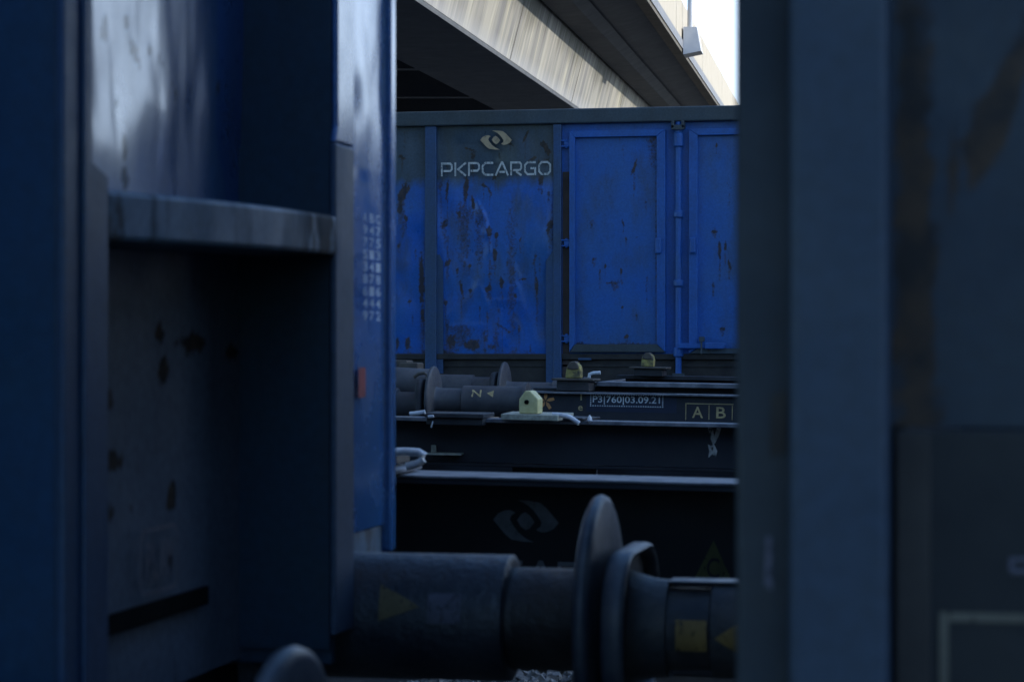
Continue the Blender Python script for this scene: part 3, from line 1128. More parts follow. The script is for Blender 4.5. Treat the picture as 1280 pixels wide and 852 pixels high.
# deck plates
p = MB()
p.prism([(B.x(530, 10.98), 10.98), (B.x(604, 10.98), 10.98), (B.x(618, 11.3), 11.3), (B.x(545, 11.3), 11.3)], zb_ + .004, zb_ + .024, 'z')
p.box(B.x(533, 11), B.x(603, 11), 11.0, 11.075, zb_ - .03, zb_ + .003)
p.build('deck_plate', M['dark_steel'], B.t, bevel=.003)
p = MB()
p.prism([(B.x(656), 11.02), (B.x(735), 11.05), (B.x(746), 11.3), (B.x(660), 11.35)], zb_ + .003, zb_ + .014, 'z')
p.build('deck_plate', M['dark_steel'], B.t, bevel=.003)
p = MB()
p.prism([(B.x(626, 10.92), 10.92), (B.x(697, 10.9), 10.90), (B.x(717, 11.35), 11.35), (B.x(640, 11.35), 11.35)], zb_ + .002, zb_ + .029, 'z')
p.build('lock_plate', M['white_plate'], B.t, bevel=.003)
ub, ut, ua = 515.5, 488.5, 496.5
hs = MB()
k0, k1 = B.x(648.5, 10.98), B.x(672, 10.98)
zt0, zt1, zt2 = zb_ + .03, B.z(660, 497), B.z(660, 487)
xm = (k0 + k1) / 2 - .004
hs.prism([(k0, zt0), (k1, zt0), (k1, zt1), (xm + .012, zt2), (xm - .012, zt2), (k0, zt1)], 10.98, 11.10)
lk = hs.build('twist_lock', M['yellow'], B.t, bevel=.006)
hs = MB().lathe([(10.973, .011), (10.978, .011)], (xm - .004, 0, (zt0 + zt1) / 2 + .02), axis='y', seg=16)
hs.build('lock_hole', M['void'], lk)
for pts in ([(690, 517), (700, 517.5), (712, 520), (721, 526), (724, 528)],):
    h = MB().tube([B.p(u, v + 1, 10.95) for u, v in pts], .011)
    smooth_angle(h.build('handle', M['white'], B.t), 60)
h = MB().tube([B.p(u, v, 10.95) for u, v in ((512, 517), (518, 516.5), (526, 515.5), (531, 514.5))], .010)
smooth_angle(h.build('handle', M['white'], B.t), 60)
h = MB().tube([B.p(u, v, 10.97) for u, v in ((535, 520.5), (542, 520))], .007)
h.tube([B.p(u, v, 10.99) for u, v in ((541, 526), (539, 534))], .003)
h.build('chain_pin', M['white'], B.t)
h = MB().lathe([(0, .001), (.012, .014), (.03, .008), (.04, .001)], B.p(737, 529, 11.07), axis='z', seg=10, cap=False)
h.build('drip', M['white'], B.t)
put(([(B.x(884), B.z(890, 530)), (B.x(890), B.z(890, 531)), (B.x(893), B.z(890, 545)), (B.x(897), B.z(890, 531)), (B.x(903), B.z(890, 530)),
      (B.x(899), B.z(890, 543)), (B.x(894.5), B.z(890, 553)), (B.x(891.5), B.z(890, 556)), (B.x(888), B.z(890, 547))], [tuple(range(9))]),
    'paint_drip', M['d_drip'], B.t, on_minus_y(11.205, .003))
put(([(B.x(885), B.z(890, 555)), (B.x(889), B.z(890, 557)), (B.x(893), B.z(890, 555)), (B.x(897), B.z(890, 563)), (B.x(895), B.z(890, 572)),
      (B.x(891), B.z(890, 567)), (B.x(886), B.z(890, 572)), (B.x(887), B.z(890, 563))], [tuple(range(8))]),
    'paint_drip', M['d_drip'], B.t, on_minus_y(11.205, .004))
h = MB()
h.prism([(B.x(531), 11.08), (B.x(583), 11.10), (B.x(580), 11.2), (B.x(544), 11.2)], B.z(555, 566) - .004, B.z(555, 566) + .004, 'z')
h.box(B.x(540), B.x(546), 11.19, 11.204, B.z(555, 566), B.z(543, 556))
h.build('label_holder', M['white_plate'], B.t)
bogie(B.t, x0 + 2.2, 12.6)
bogie(B.t, x1 - 2.2, 12.6)

# --- far flat wagon (C) with number panel, headstock at its left end
YC = 15.75
C = Flat('container_flat_wagon', 'dark flat wagon with number stencil P3 and gold AB marks, buffers at its left end', YC)
xe = C.x(660)
x1 = xe + 13
zc = C.z(700, 489.5)
MB().box(xe, x1, YC, YC + .05, zc - .42, zc - .012).build('side_beam', M['flat_navy'], C.t)
MB().box(xe, x1, YC - .05, YC + .16, zc - .0115, zc).build('flange', M['flange'], C.t, bevel=.002)
zu = C.z(800, 478, 16.0)
u_ = MB()
u_.box(C.x(740, 16.0), x1, 16.12, 16.16, zc + .001, zu - .03)
u_.build('side_beam', M['flat_navy'], C.t)
MB().box(C.x(745, 16.0), x1, 16.0, 16.38, zu - .029, zu).build('flange', M['flange'], C.t, bevel=.003)
u_ = MB()
u_.prism([(C.x(739, 16.0), 16.02), (C.x(744, 16.0), 16.0), (C.x(745, 16) - .002, 16.38), (C.x(783, 17.3) - .1, 17.9), (C.x(765, 17.3), 17.9)], zu - .03, zu - .004, 'z')
u_.build('end_gusset', M['flange'], C.t, bevel=.003)
zf = C.z(800, 469, 18.2)
u_ = MB()
u_.box(C.x(770, 18.2), x1, 18.2, 18.45, zf - .03, zf)
u_.build('flange', M['dark_steel'], C.t, bevel=.003)
MB().box(C.x(765, 18.2), x1, 18.3, 18.34, zc - .3, zf - .031).build('side_beam', M['flat_navy'], C.t)
MB().box(xe, xe + .06, YC + .051, 18.55, zc - .42, zc - .002).build('headstock', M['flat_navy'], C.t)
u_ = MB()
for k in range(10):
    u_.box(xe + 1.2 + k * 1.2, xe + 1.3 + k * 1.2, 16.2, 18.28, zc - .3, zc - .1)
u_.box(xe + .08, x1, 18.5, 18.55, zc - .4, zc - .012)
u_.build('frame', M['flat_black'], C.t)
# sloped left-end deck sheet
u_ = MB()
u_.prism([(xe + .002, 15.92), (C.x(739, 16.0) - .005, 15.92), (C.x(739, 16.0) + .02, 18.0), (xe + .002, 18.0)], zc + .002, zc + .02, 'z')
u_.build('deck_sheet', M['dark_steel'], C.t)


def pedestal(u0, u1, vtop, vbot, Y, lu0, lu1, lv):
    zt_, zb2 = C.z((u0 + u1) / 2, vtop, Y), C.z((u0 + u1) / 2, vbot, Y)
    a, b = C.x(u0, Y), C.x(u1, Y)
    pd = MB()
    pd.box(a + .03, b - .03, Y + .02, Y + .26, zb2, zt_ - .014)
    ob = pd.build('pedestal', M['dark_steel'], C.t, bevel=.004)
    MB().box(a, b, Y - .01, Y + .30, zt_ - .0135, zt_).build('pedestal_plate', M['brown_plate'], ob, bevel=.003)
    a, b = C.x(lu0, Y + .1), C.x(lu1, Y + .1)
    z0, z1 = zt_ + .001, C.z((lu0 + lu1) / 2, lv, Y + .1)
    m = (a + b) / 2
    h_ = z1 - z0
    lk_ = MB()
    out = [(a, z0), (b, z0), (b, z0 + h_ * .45), (b - (b - a) * .06, z0 + h_ * .75), (m + (b - a) * .16, z1), (m - (b - a) * .16, z1 - .003),
           (a + (b - a) * .1, z0 + h_ * .72), (a + (b - a) * .04, z0 + h_ * .42)]
    lk_.prism(out, Y + .07, Y + .17)
    lo = lk_.build('twist_lock', M['old_yellow'], ob, bevel=.008)
    cap_ = MB()
    cap_.prism([(a + (b - a) * .12, z0 + h_ * .58), (m, z0 + h_ * .50), (b - (b - a) * .10, z0 + h_ * .56), (b - (b - a) * .14, z0 + h_ * .8), (m + (b - a) * .14, z1 + .004),
                (m - (b - a) * .14, z1 + .002), (a + (b - a) * .13, z0 + h_ * .76)], Y + .062, Y + .178)
    cap_.build('lock_head', M['brown_plate'], lo, bevel=.008)
    return ob


pedestal(689, 741, 473, 488.5, 15.78, 707, 726, 452)
pedestal(786, 832, 458.5, 470, 18.0, 801, 817, 441)
h = MB().tube([C.p(u, v, 16.4) for u, v in ((736, 472), (736.5, 467.5), (741, 466), (750, 465.5))], .012)
smooth_angle(h.build('handle', M['white'], C.t), 60)
# markings on the near face
fy = on_minus_y(YC, .004)
put(([(C.x(733), C.z(785, 515)), (C.x(846), C.z(785, 515)), (C.x(846), C.z(785, 490.8)), (C.x(733), C.z(785, 490.8))], [(0, 1, 2, 3)]),
    'number_patch', M['navy_patch'], C.t, on_minus_y(YC, .002))
put(fit(text_shape('P3|760|03.09.21'), C.x(741), C.x(825), C.z(783, 506), C.z(783, 495)), 'lettering', M['d_number'], C.t, fy)
dots = []
k = 0.0035
ring_pts = []
nx_ = 31
for i in range(nx_):
    ring_pts += [(738.5 + i * 90 / (nx_ - 1), 493.8), (738.5 + i * 90 / (nx_ - 1), 507.6)]
for j in range(1, 6):
    ring_pts += [(738.5, 493.8 + j * 2.3), (828.5, 493.8 + j * 2.3)]
for (u, v) in ring_pts:
    X_, Z_ = C.x(u), C.z(783, v)
    dots.append(([(X_ - .004, Z_ - k), (X_ + .004, Z_ - k), (X_ + .004, Z_ + k), (X_ - .004, Z_ + k)], [(0, 1, 2, 3)]))
put(join(*dots), 'dotted_border', M['d_number'], C.t, fy)
k = .006


def CP(u, v):
    return (C.x(u), C.z(880, v))


put(join(strokes([[CP(857.5, 525), CP(857.5, 504.5), CP(917, 504.5)]], k * .9), strokes([[CP(886.5, 524), CP(886.5, 506)]], k * .8),
         strokes([[CP(915.5, 524), CP(915.5, 506)]], k * .8)), 'marking_frame', M['d_gold'], C.t, fy)
put(fit(text_shape('A'), C.x(865.5), C.x(879), C.z(872, 522), C.z(872, 508)), 'lettering', M['d_gold'], C.t, fy)
put(fit(text_shape('B'), C.x(895.5), C.x(907.5), C.z(901, 522.5), C.z(901, 508.5)), 'lettering', M['d_gold'], C.t, fy)
put(fit(text_shape('e'), C.x(723), C.x(728.5), C.z(726, 513), C.z(726, 507)), 'lettering', M['d_gold'], C.t, fy)
put(fit(text_shape('I'), C.x(725.5), C.x(727.5), C.z(726, 500), C.z(726, 492)), 'lettering', M['d_gold'], C.t, fy)
st = []
for i in range(5):
    a = R(18 + i * 72)
    cx_, cz_ = C.x(682), C.z(682, 501)
    w2, ln = .030, .060
    d_ = Vector((math.cos(a), math.sin(a)))
    n2 = Vector((-d_.y, d_.x))
    c0 = Vector((cx_, cz_))
    st.append(([tuple(c0 + d_ * .004), tuple(c0 + d_ * .026 + n2 * w2 * .38), tuple(c0 + d_ * ln + n2 * .008), tuple(c0 + d_ * ln - n2 * .012), tuple(c0 + d_ * .026 - n2 * w2 * .38)], [(0, 1, 2, 3, 4)]))
put(join(*st), 'star_marking', M['d_orange'], C.t, fy)
# buffers of C (plates look to -X)
zbuf = C.z(600, 501, 16.2)
bC = buffer(C.t, C.x(538, 16.2), 16.2, zbuf, -1, length=C.x(660, 16.2) - C.x(538, 16.2), sleeve_len=C.x(660, 16.2) - C.x(580, 16.2), r_sleeve=.105, r_pl=.085, r_plate=.235, base=False,
            mats=('buffer_grey', 'buffer_grey', 'buffer_grey'))
ma = on_cyl(16.2, zbuf, .105)
put(fit(text_shape('N'), C.x(593, 16.2), C.x(605, 16.2), .03, .085), 'marking', M['d_gold'], bC, ma)
put(([(C.x(612, 16.2), .058), (C.x(620, 16.2), .082), (C.x(620, 16.2), .03)], [(0, 1, 2)]), 'marking', M['d_gold'], bC, ma)
zb2 = C.z(650, 491, 17.95)
buffer(C.t, C.x(627, 17.95), 17.95, zb2, -1, length=xe + .02 - C.x(627, 17.95), sleeve_len=.26, r_sleeve=.10, r_pl=.085, r_plate=.235, base=False,
       mats=('buffer_grey', 'buffer_grey', 'buffer_grey'))
bogie(C.t, xe + 2.6, 17.15)
bogie(C.t, x1 - 2.2, 17.15)

# --- neighbour on the same track, only its buffers and end reach into view
Dw = Flat('flat_wagon', 'grey flat wagon whose end and buffers show beside the blue wagon edge', YC)
xh = Dw.x(538, 16.2) - .52
zn = zc
MB().box(xh - 11, xh, YC, YC + .05, zn - .42, zn).build('side_beam', M['flat_navy'], Dw.t)
MB().box(xh - 11, xh, YC + 2.75, YC + 2.8, zn - .42, zn).build('side_beam', M['flat_navy'], Dw.t)
MB().box(xh - .06, xh, YC + .051, YC + 2.749, zn - .42, zn).build('headstock', M['flat_navy'], Dw.t)
MB().box(xh - 11, xh - .061, YC + .051, YC + 2.749, zn - .1, zn - .03).build('deck', M['dark_steel'], Dw.t)
buffer(Dw.t, Dw.x(536, 16.2), 16.2, Dw.z(520, 507, 16.2), 1, length=.52, sleeve_len=.30, r_sleeve=.12, r_pl=.095, r_plate=.19, plate='rect', hh=.19, hw=.22,
       mats=('buffer_grey', 'buffer_grey', 'dark_steel'))
buffer(Dw.t, Dw.x(625.5, 17.95), 17.95, Dw.z(600, 489, 17.95), 1, length=.95, sleeve_len=.74, r_sleeve=.125, r_pl=.11, plate='rect', hh=.15, hw=.22,
       mats=('buffer_grey', 'buffer_grey', 'dark_steel'))
e = MB()
e.box(Dw.x(480, 17), Dw.x(508, 17), 17.0, 17.2, Dw.z(500, 470, 17), Dw.z(500, 450, 17))
e.box(Dw.x(498, 16.9), Dw.x(521, 16.9), 16.9, 17.1, Dw.z(500, 472, 16.9), Dw.z(510, 453, 16.9))
e.build('coupling_head', M['brown_plate'], Dw.t, bevel=.01)
e = MB()
e.lathe([(Dw.x(470, 16.75), .13), (Dw.x(542, 16.75), .115), (Dw.x(548, 16.75), .09)], (0, 16.75, Dw.z(520, 481, 16.75)), seg=32)
smooth_angle(e.build('coupling_tube', M['buffer_grey'], Dw.t))
e = MB().tube([Dw.p(u, v, 16.6) for u, v in ((517, 471), (523, 467), (530, 466), (534, 469), (531, 474), (522, 475))], .012)
e.build('coupling_hook', M['brown_plate'], Dw.t)
bogie(Dw.t, xh - 2.2, 17.15)

# ------------------------------------------------------------------ ballast heap between the tracks
heap = MB()
rnd = random.Random(3)
hx, hy = PX(672, 10.0), 10.1
for k in range(2200):
    x = hx + rnd.uniform(-1.1, 1.1)
    y = hy + rnd.uniform(-.55, .55)
    z = -.10 + max(0, .24 * (1 - ((x - hx) / 1.25) ** 2) * (1 - ((y - hy) / .7) ** 2)) + rnd.uniform(-.01, .02)
    r = rnd.uniform(.010, .026)
    M3 = Matrix.Rotation(rnd.uniform(0, 6.3), 3, Vector((rnd.uniform(-1, 1), rnd.uniform(-1, 1), rnd.uniform(-1, 1.01))).normalized())
    vs = []
    for a in (-1, 1):
        for b in (-1, 1):
            for c in (-1, 1):
                vs.append(Vector((x, y, z)) + M3 @ Vector((a * r * rnd.uniform(.6, 1.2), b * r * rnd.uniform(.5, 1), c * r * rnd.uniform(.4, .9))))
    heap.add(vs, [(0, 1, 3, 2), (4, 6, 7, 5), (0, 4, 5, 1), (2, 3, 7, 6), (0, 2, 6, 4), (1, 5, 7, 3)])
nm = 26
hv = []
for j in range(nm + 1):
    for i in range(nm + 1):
        x, y = hx - 1.25 + 2.5 * i / nm, hy - .7 + 1.4 * j / nm
        hv.append((x, y, -.11 + .24 * (1 - ((x - hx) / 1.25) ** 2) * (1 - ((y - hy) / .7) ** 2)))
heap.add(hv, [(j * (nm + 1) + i, j * (nm + 1) + i + 1, (j + 1) * (nm + 1) + i + 1, (j + 1) * (nm + 1) + i) for j in range(nm) for i in range(nm)])
ho = heap.build('ballast_heap', M['stone'])
ho['kind'] = 'stuff'

# ------------------------------------------------------------------ near left wagon: its end wall fills the left of the picture
LW = thing('open_goods_wagon', 'near blue open wagon on the left, seen at its dented end with a curved step', 'wagon', (-8.0, 3.5, 0))
XR = -1.345
ZT = 3.35
lm = []
for (u, v, ln, wd, an) in ((130, 37, 24, 8, 70), (165, 27, 10, 5, 0), (180, 66, 30, 5, -60), (160, 225, 14, 9, 0), (258, 116, 10, 6, -40), (200, 418, 14, 8, 0),
                           (240, 428, 8, 26, 0), (205, 460, 20, 4, 0), (135, 500, 12, 8, 0), (142, 575, 10, 14, 0), (134, 640, 14, 8, 0), (215, 620, 24, 8, 0),
                           (160, 190, 30, 4, 0), (290, 440, 8, 12, 0), (150, 130, 6, 4, 0), (225, 90, 4, 14, 0)):
    p = pxX(u, v, XR)
    kk = (-p.x * ST + p.y * CT) / F
    lm.append((p.y, p.z, max(ln * kk * .75, .014), max(wd * kk * 1.9, .022), math.cos(R(an)), math.sin(R(an)), 1.0))


def end_dent(p, i, j):
    q = Vector((p.y * 2.6, p.z * 1.9, 4.4))
    d = noise.noise(q) * .010 + noise.noise(q * 2.3) * .0035
    d += .016 * math.exp(-((p.y - 3.98) / .12) ** 2 - ((p.z - 2.02) / .2) ** 2)
    return d if p.z > 1.78 else d * .25


grid('end_wall', M['end_panel'], LW, (XR, 2.06, 1.0), (0, 2.10, 0), (0, 0, ZT - 1.0), 170, 150, end_dent, lambda p: mark_value(lm, p.y, p.z), normal=(1, 0, 0))


XL = -1.20
yU0, yU1 = YX(110, XL), 4.143


def up_x(y):
    t = (y - yU0) / (yU1 - yU0)
    return XL - .006 - .13 * t - .02 * t * t


def up_dent(p, i, j):
    q = Vector((p.y * 3.2, p.z * 1.7, 2.4))
    d = noise.noise(q) * .010 + noise.noise(q * 2.6) * .0045 + noise.noise(q * 5.5) * .0018
    d += .006 * math.exp(-((p.y - 3.86) / .05) ** 2 - ((p.z - 1.97) / .07) ** 2)
    return d * min(1, j / .1) * min(1, i / .1) + up_x(p.y)


lu = []
for (u, v, ln, wd, an) in ((130, 37, 26, 7, 65), (165, 27, 10, 5, 0), (180, 66, 34, 5, -60), (160, 222, 16, 9, 0), (256, 116, 10, 5, -40), (161, 188, 30, 4, 0),
                           (222, 75, 5, 12, 0), (150, 130, 6, 4, 0), (246, 105, 12, 3, -50), (205, 65, 12, 4, -60)):
    p = pxX(u, v, XL - .03)
    kk = (-p.x * ST + p.y * CT) / F
    lu.append((p.y, p.z, ln * kk * .7, wd * kk * 2.0, math.cos(R(an)), math.sin(R(an)), 1.0))
grid('upper_panel', M['upper_panel'], LW, (0, yU0 - .03, 1.765), (0, yU1 - yU0 + .03, 0), (0, 0, ZT - 1.765), 84, 150, up_dent, lambda p: mark_value(lu, p.y, p.z), normal=(1, 0, 0))
yA0, yA1, yA2 = YX(85, XL), YX(111, XL), YX(136, XL)
pst = MB()
pst.box(XR - .09, XL - .0125, yA0, yA1 - .03, 1.0, ZT)
pst.build('end_post', M['end_web'], LW, bevel=.006)
pst = MB()
pst.prism([(yA0 - .012, .98), (yA2, .98), (yA2, 1.79), (yA1, 1.81), (yA1, ZT), (yA0 - .012, ZT)], XL - .012, XL, 'x')
pst.box(XL + .0005, XL + .006, yA0 + .045, yA1, .98, ZT)
pst.build('post_flange', M['end_post'], LW, bevel=.003)
XP = -1.165
yB0, yB1 = YX(420, XP), YX(443, XP)
pst = MB()
pst.box(XR - .03, XP - .013, yB0 + .016, yB0 + .045, .99, ZT)
pst.build('end_post', M['end_web_dark'], LW, bevel=.004)
zsplit = pxX(425, 180, XP).z
pst = MB()
pst.box(XP - .0115, XP, yB0, yB1, pxX(425, 792, XP).z, zsplit)
pst.build('post_flange', M['post_mid'], LW, bevel=.004)
pst = MB()
pst.prism([(yB0 + .002, zsplit + .002), (yB1, zsplit + .002), (yB1, ZT), (yB0 + .014, ZT), (yB0 + .014, zsplit + .03)], XP - .0115, XP - .0005, 'x')
pst.build('post_flange', M['end_text'], LW, bevel=.004)
# web doubling plate, lower part
MB().box(XR - .03, XP - .013, yB0 + .004, yB0 + .0118, 1.02, pxX(340, 182, -1.28).z).build('web_plate', M['end_web_dark'], LW)
# text panel and corner post
yT0, yT1 = 4.42, YX(485, -1.265)
zT = pxX(465, 690, -1.265).z


def tx_dent(p, i, j):
    q = Vector((p.y * 7, p.z * 4.5, 1.4))
    d = noise.noise(q) * .006 + noise.noise(q * 2.1) * .002
    return d * (1.0 if p.z > 1.9 else .3)


grid('text_panel', M['end_text'], LW, (-1.268, yT0, zT + .05), (0, yT1 - yT0, 0), (0, 0, ZT - zT - .05), 30, 180, tx_dent, normal=(1, 0, 0))
MB().box(-1.30, -1.274, yT0, yT1, zT - .01, zT + .046).build('sill_plate', M['shelf'], LW, bevel=.003)
yK0, yK1 = YX(488, -1.255), YX(496, -1.255)
MB().box(-1.50, -1.255, yK0, yK1, zT - .01, ZT + .02).build('corner_post', M['end_text'], LW, bevel=.01)
MB().box(XR - .01, -1.30, yT0 + .01, yK0 - .002, 1.0, ZT).build('panel_backing', M['void'], LW)
# curved step between the posts
ns = 24
pr = []
for i in range(ns + 1):
    t = i / ns
    y = yA2 + (yB0 + .01 - yA2) * t
    X = XL - .004 + (XP - XL + .004) * t + .032 * math.sin(math.pi * t)
    pr.append((X, y))
zs1 = pxX(412, 268, XP).z
zs0 = pxX(412, 318, XP).z
stp = MB()
out = pr + [(XR + .005, pr[-1][1]), (XR + .005, pr[0][1])]
stp.prism(out, zs0, zs1, 'z')
so_ = stp.build('step', M['shelf'], LW, bevel=.008)
for v_ in so_.data.vertices:
    v_.co.z -= .018 * max(0, min(1, 1 - (v_.co.y + 3.5 - yA2) / (yB0 - yA2)))
# slot and stencil on the lower end wall
sl0, sl1 = pxX(125, 780, XR), pxX(245, 745, XR)
zsl = (sl0.z + sl1.z) / 2
sl = MB()
sl.box(XR + .008, XR + .016, sl0.y - .02, sl1.y + .02, zsl - .015, zsl + .015)
sl.build('slot', M['void'], LW)
c0 = pxX(183, 698, XR)
put(join(strokes([[(c0.y + a, c0.z + b) for a, b in round_rect(.085, .05, .02, 3)] + [(c0.y + round_rect(.085, .05, .02, 3)[0][0], c0.z + round_rect(.085, .05, .02, 3)[0][1])]], .006),
         fit(text_shape('PL'), c0.y - .06, c0.y - .005, c0.z - .03, c0.z + .03), fit(text_shape('KM'), c0.y + .01, c0.y + .065, c0.z - .03, c0.z + .03)),
    'stencil', M['d_dim'], LW, on_plus_x(XR, .022))
rows = ['A B C', '35.5', 'S', '44.0', '120', '52.5', '100', '58.0', '64.5']
sh_ = []
ya, yb = YX(446, -1.265), YX(470, -1.265)
for i, rw in enumerate(rows):
    vc = 273 + i * 15.2
    zc_ = pxX(458, vc, -1.265).z
    if i == 2:
        rw = 'S 38'
    w_ = yb - ya
    for j, part in enumerate(['A', 'B', 'C'] if i == 0 else ['%d' % (3 + (i * 5 + 1) % 7), '%d' % (1 + (i * 3) % 9), '%d' % (i * 7 % 9)]):
        sh_.append(fit(text_shape(part), ya + w_ * (.05 + .34 * j), ya + w_ * (.27 + .34 * j), zc_ - .0092, zc_ + .0092))
put(join(*sh_), 'load_table', M['d_pale'], LW, on_plus_x(-1.258, .004))
rr = pxX(446, 478, -1.268)
put(([(rr.y - .02, rr.z - .03), (rr.y + .035, rr.z - .03), (rr.y + .035, rr.z + .03), (rr.y - .02, rr.z + .03)], [(0, 1, 2, 3)]), 'red_label', M['d_red'], LW,
    on_plus_x(-1.262, .003))
# body behind
bd = MB()
bd.box(-15, XR - .06, 2.05, 2.10, 1.2, ZT)
bd.box(-15, XR - .06, 4.90, 4.95, 1.2, ZT)
bd.box(-15, -14.95, 2.10, 4.90, 1.2, ZT)
bd.box(-15, XR - .06, 2.10, 4.90, 1.1, 1.19)
bd.build('body', M['end_web'], LW)
bd = MB()
for k in range(11):
    bd.box(-14.9 + k * 1.28, -14.75 + k * 1.28, 2.0, 2.049, 1.2, ZT)
    bd.box(-14.9 + k * 1.28, -14.75 + k * 1.28, 4.951, 5.0, 1.2, ZT)
bd.build('side_post', M['end_post'], LW)
MB().box(XR - .05, -1.24, 2.05, 4.95, ZT + .001, ZT + .10).build('top_rail', M['end_post'], LW, bevel=.01)
MB().box(-1.55, -1.40, 2.1, 4.9, .80, 1.06).build('headstock', M['near_dark'], LW, bevel=.01)
XC, YF, YN, ZB = -.709, 4.382, 2.63, 1.0565
bL = buffer(LW, XC, YF, ZB, 1, length=.66, sleeve_len=PX(640, YF) - (XC - .66), r_sleeve=.117, r_pl=.094, r_plate=.230)
mc = on_cyl(YF, ZB, .117)


def bx(u):
    return PX(u, YF - .1)


put(poly_grid([(bx(476), .070), (bx(476), .002), (bx(528), .030)]), 'arrow_marking', M['d_dimyellow'], bL, mc)
put(poly_grid([(bx(537), .055), (bx(578), .055), (bx(578), .0), (bx(537), .0)]), 'square_marking', M['d_dim'], bL, mc)
buffer(LW, XC - .066, YN, 1.026, 1, length=.60, sleeve_len=.36, r_plate=.192)
bogie(LW, -3.6, 3.5)
bogie(LW, -12.6, 3.5)

# ------------------------------------------------------------------ near right wagon: its side, close to the camera
RW = thing('open_goods_wagon', 'near dark blue open wagon on the right with a broad upright side post', 'wagon', (7.0, 3.5, 0))
YS = 2.05
xa, xb_, xc_ = PX(919, YS), PX(990, YS), PX(1114, YS)
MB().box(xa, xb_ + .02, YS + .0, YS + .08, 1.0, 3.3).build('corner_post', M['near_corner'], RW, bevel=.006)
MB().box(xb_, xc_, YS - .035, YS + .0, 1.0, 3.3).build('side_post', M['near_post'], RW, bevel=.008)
rm = []
for (u, v, ln, wd, an, st_) in ((1142, 330, 560, 44, 0, .8), (1142, 80, 300, 40, 0, .7), (1150, 300, 460, 34, 0, .9), (1135, 180, 160, 26, 0, .8), (1240, 150, 200, 40, 25, .8), (1268, 90, 140, 30, 20, .7), (1160, 560, 160, 50, 0, .55),
                                (1190, 200, 90, 12, 0, .6), (1140, 430, 160, 30, 0, .7), (1225, 220, 60, 20, 20, .6)):
    p = px(u, v, YS + .07)
    kk = 2.1 / F
    rm.append((p.x, p.z, ln * kk / 2, wd * kk / 2, math.cos(R(an)), math.sin(R(an)), st_))
zsl = PZ(533, YS + .06, 1200)
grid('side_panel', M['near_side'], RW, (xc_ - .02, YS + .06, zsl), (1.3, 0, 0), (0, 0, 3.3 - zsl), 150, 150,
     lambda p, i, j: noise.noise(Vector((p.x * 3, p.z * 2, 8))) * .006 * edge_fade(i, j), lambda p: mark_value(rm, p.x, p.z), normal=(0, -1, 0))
MB().box(xc_ + .001, 14, YS + .052, YS + .058, 1.0, zsl - .002).build('side_sill', M['near_dark'], RW, bevel=.002)
MB().box(xc_ + .002, PX(1163, YS + .05), YS + .048, YS + .0515, 1.0, zsl - .004).build('rust_strip', M['sill'], RW, bevel=.001)
p0, p1 = px(1180, 770, YS + .05), px(1300, 830, YS + .05)
put(join(rect_ring(p0.x, p0.x + .22, p0.z - .11, p0.z, .008)), 'label_frame', M['d_warm'], RW, on_minus_y(YS + .052, .003))
p0 = px(1270, 706, YS + .05)
put(rect_ring(p0.x - .004, p0.x + .1, p0.z - .005, p0.z + .005, .004), 'stencil', M['d_dim'], RW, on_minus_y(YS + .052, .003))
p0 = px(962, 702, YS)
put(([(p0.x - .004, p0.z - .02), (p0.x + .003, p0.z - .024), (p0.x + .002, p0.z + .022), (p0.x - .003, p0.z + .022)], [(0, 1, 2, 3)]), 'scratch', M['d_dim'], RW, on_minus_y(YS, .003))
p0 = px(974, 528, YS)
put(([(p0.x - .008, p0.z - .028), (p0.x + .007, p0.z - .026), (p0.x + .008, p0.z + .028), (p0.x - .006, p0.z + .024)], [(0, 1, 2, 3)]), 'rust_patch', M['sill'], RW, on_minus_y(YS, .003))
bd = MB()
bd.box(xc_ + 1.26, 14, YS + .06, YS + .10, 1.2, 3.3)
bd.box(xa, 14, 4.90, 4.95, 1.2, 3.3)
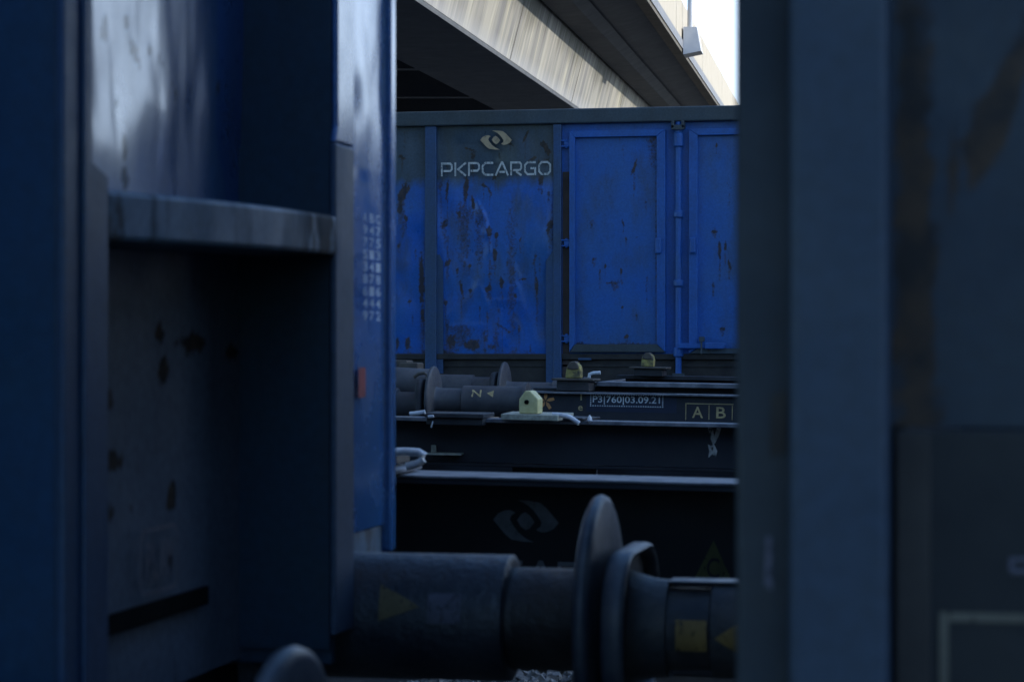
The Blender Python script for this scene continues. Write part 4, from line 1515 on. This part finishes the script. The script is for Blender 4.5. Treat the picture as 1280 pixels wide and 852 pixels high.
bd.box(xa + .09, xa + .14, YS + .09, 4.90, 1.0, 3.3)
bd.box(13.95, 14, YS + .10, 4.90, 1.2, 3.3)
bd.box(xa + .14, 13.95, YS + .10, 4.90, 1.1, 1.19)
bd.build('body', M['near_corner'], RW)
bd = MB()
for k in range(1, 11):
    bd.box(xb_ + k * 1.3, xc_ + k * 1.3, YS - .035, YS + .05, 1.0, 3.3)
bd.build('side_post', M['near_post'], RW, bevel=.008)
bd = MB()
for yy in (3.1, 3.8):
    bd.box(xa + .02, xa + .088, yy, yy + .12, 1.0, 3.3)
bd.build('end_post', M['near_post'], RW)
MB().box(xa - .01, 14, YS - .04, YS + .10, 3.302, 3.40).build('top_rail', M['near_corner'], RW, bevel=.01)
MB().box(xa + .09, xa + .24, 2.2, 4.8, .80, .999).build('headstock', M['near_dark'], RW, bevel=.01)
ZR = ZB - .012
bR = buffer(RW, XC + .012, YF, ZR, -1, length=.62, sleeve_len=.44, r_sleeve=.088, r_pl=.075, plate='rect', hh=.148, hw=.235,
            mats=('buf_brown', 'buf_brown', 'plate'))
cn = MB()
cn.lathe([(XC + .03, .108), (XC + .055, .098), (XC + .08, .091), (XC + .11, .0882)], (0, YF, ZR), seg=40, cap=False)
smooth_angle(cn.build('plunger_cone', M['buf_brown'], bR))
MB().box(PX(838, YF), XC + .66, YF - .035, YF + .035, ZR + .0855, ZR + .0895).build('cover_strip', M['plate'], bR, bevel=.003)
mc = on_cyl(YF, ZR, .088)
put(poly_grid([(bx(843), .025), (bx(882), .025), (bx(882), -.03), (bx(843), -.03)]), 'square_marking', M['d_yellow'], bR, mc)
put(poly_grid([(bx(892), -.006), (bx(925), .024), (bx(925), -.036)]), 'arrow_marking', M['d_yellow'], bR, mc)
buffer(RW, XC - .045, YN, .975, -1, length=.62, sleeve_len=.44, r_sleeve=.095, r_pl=.08, plate='rect', hh=.15, mats=('buf_brown', 'buf_brown', 'plate'))
bogie(RW, 2.6, 3.5)
bogie(RW, 11.4, 3.5)
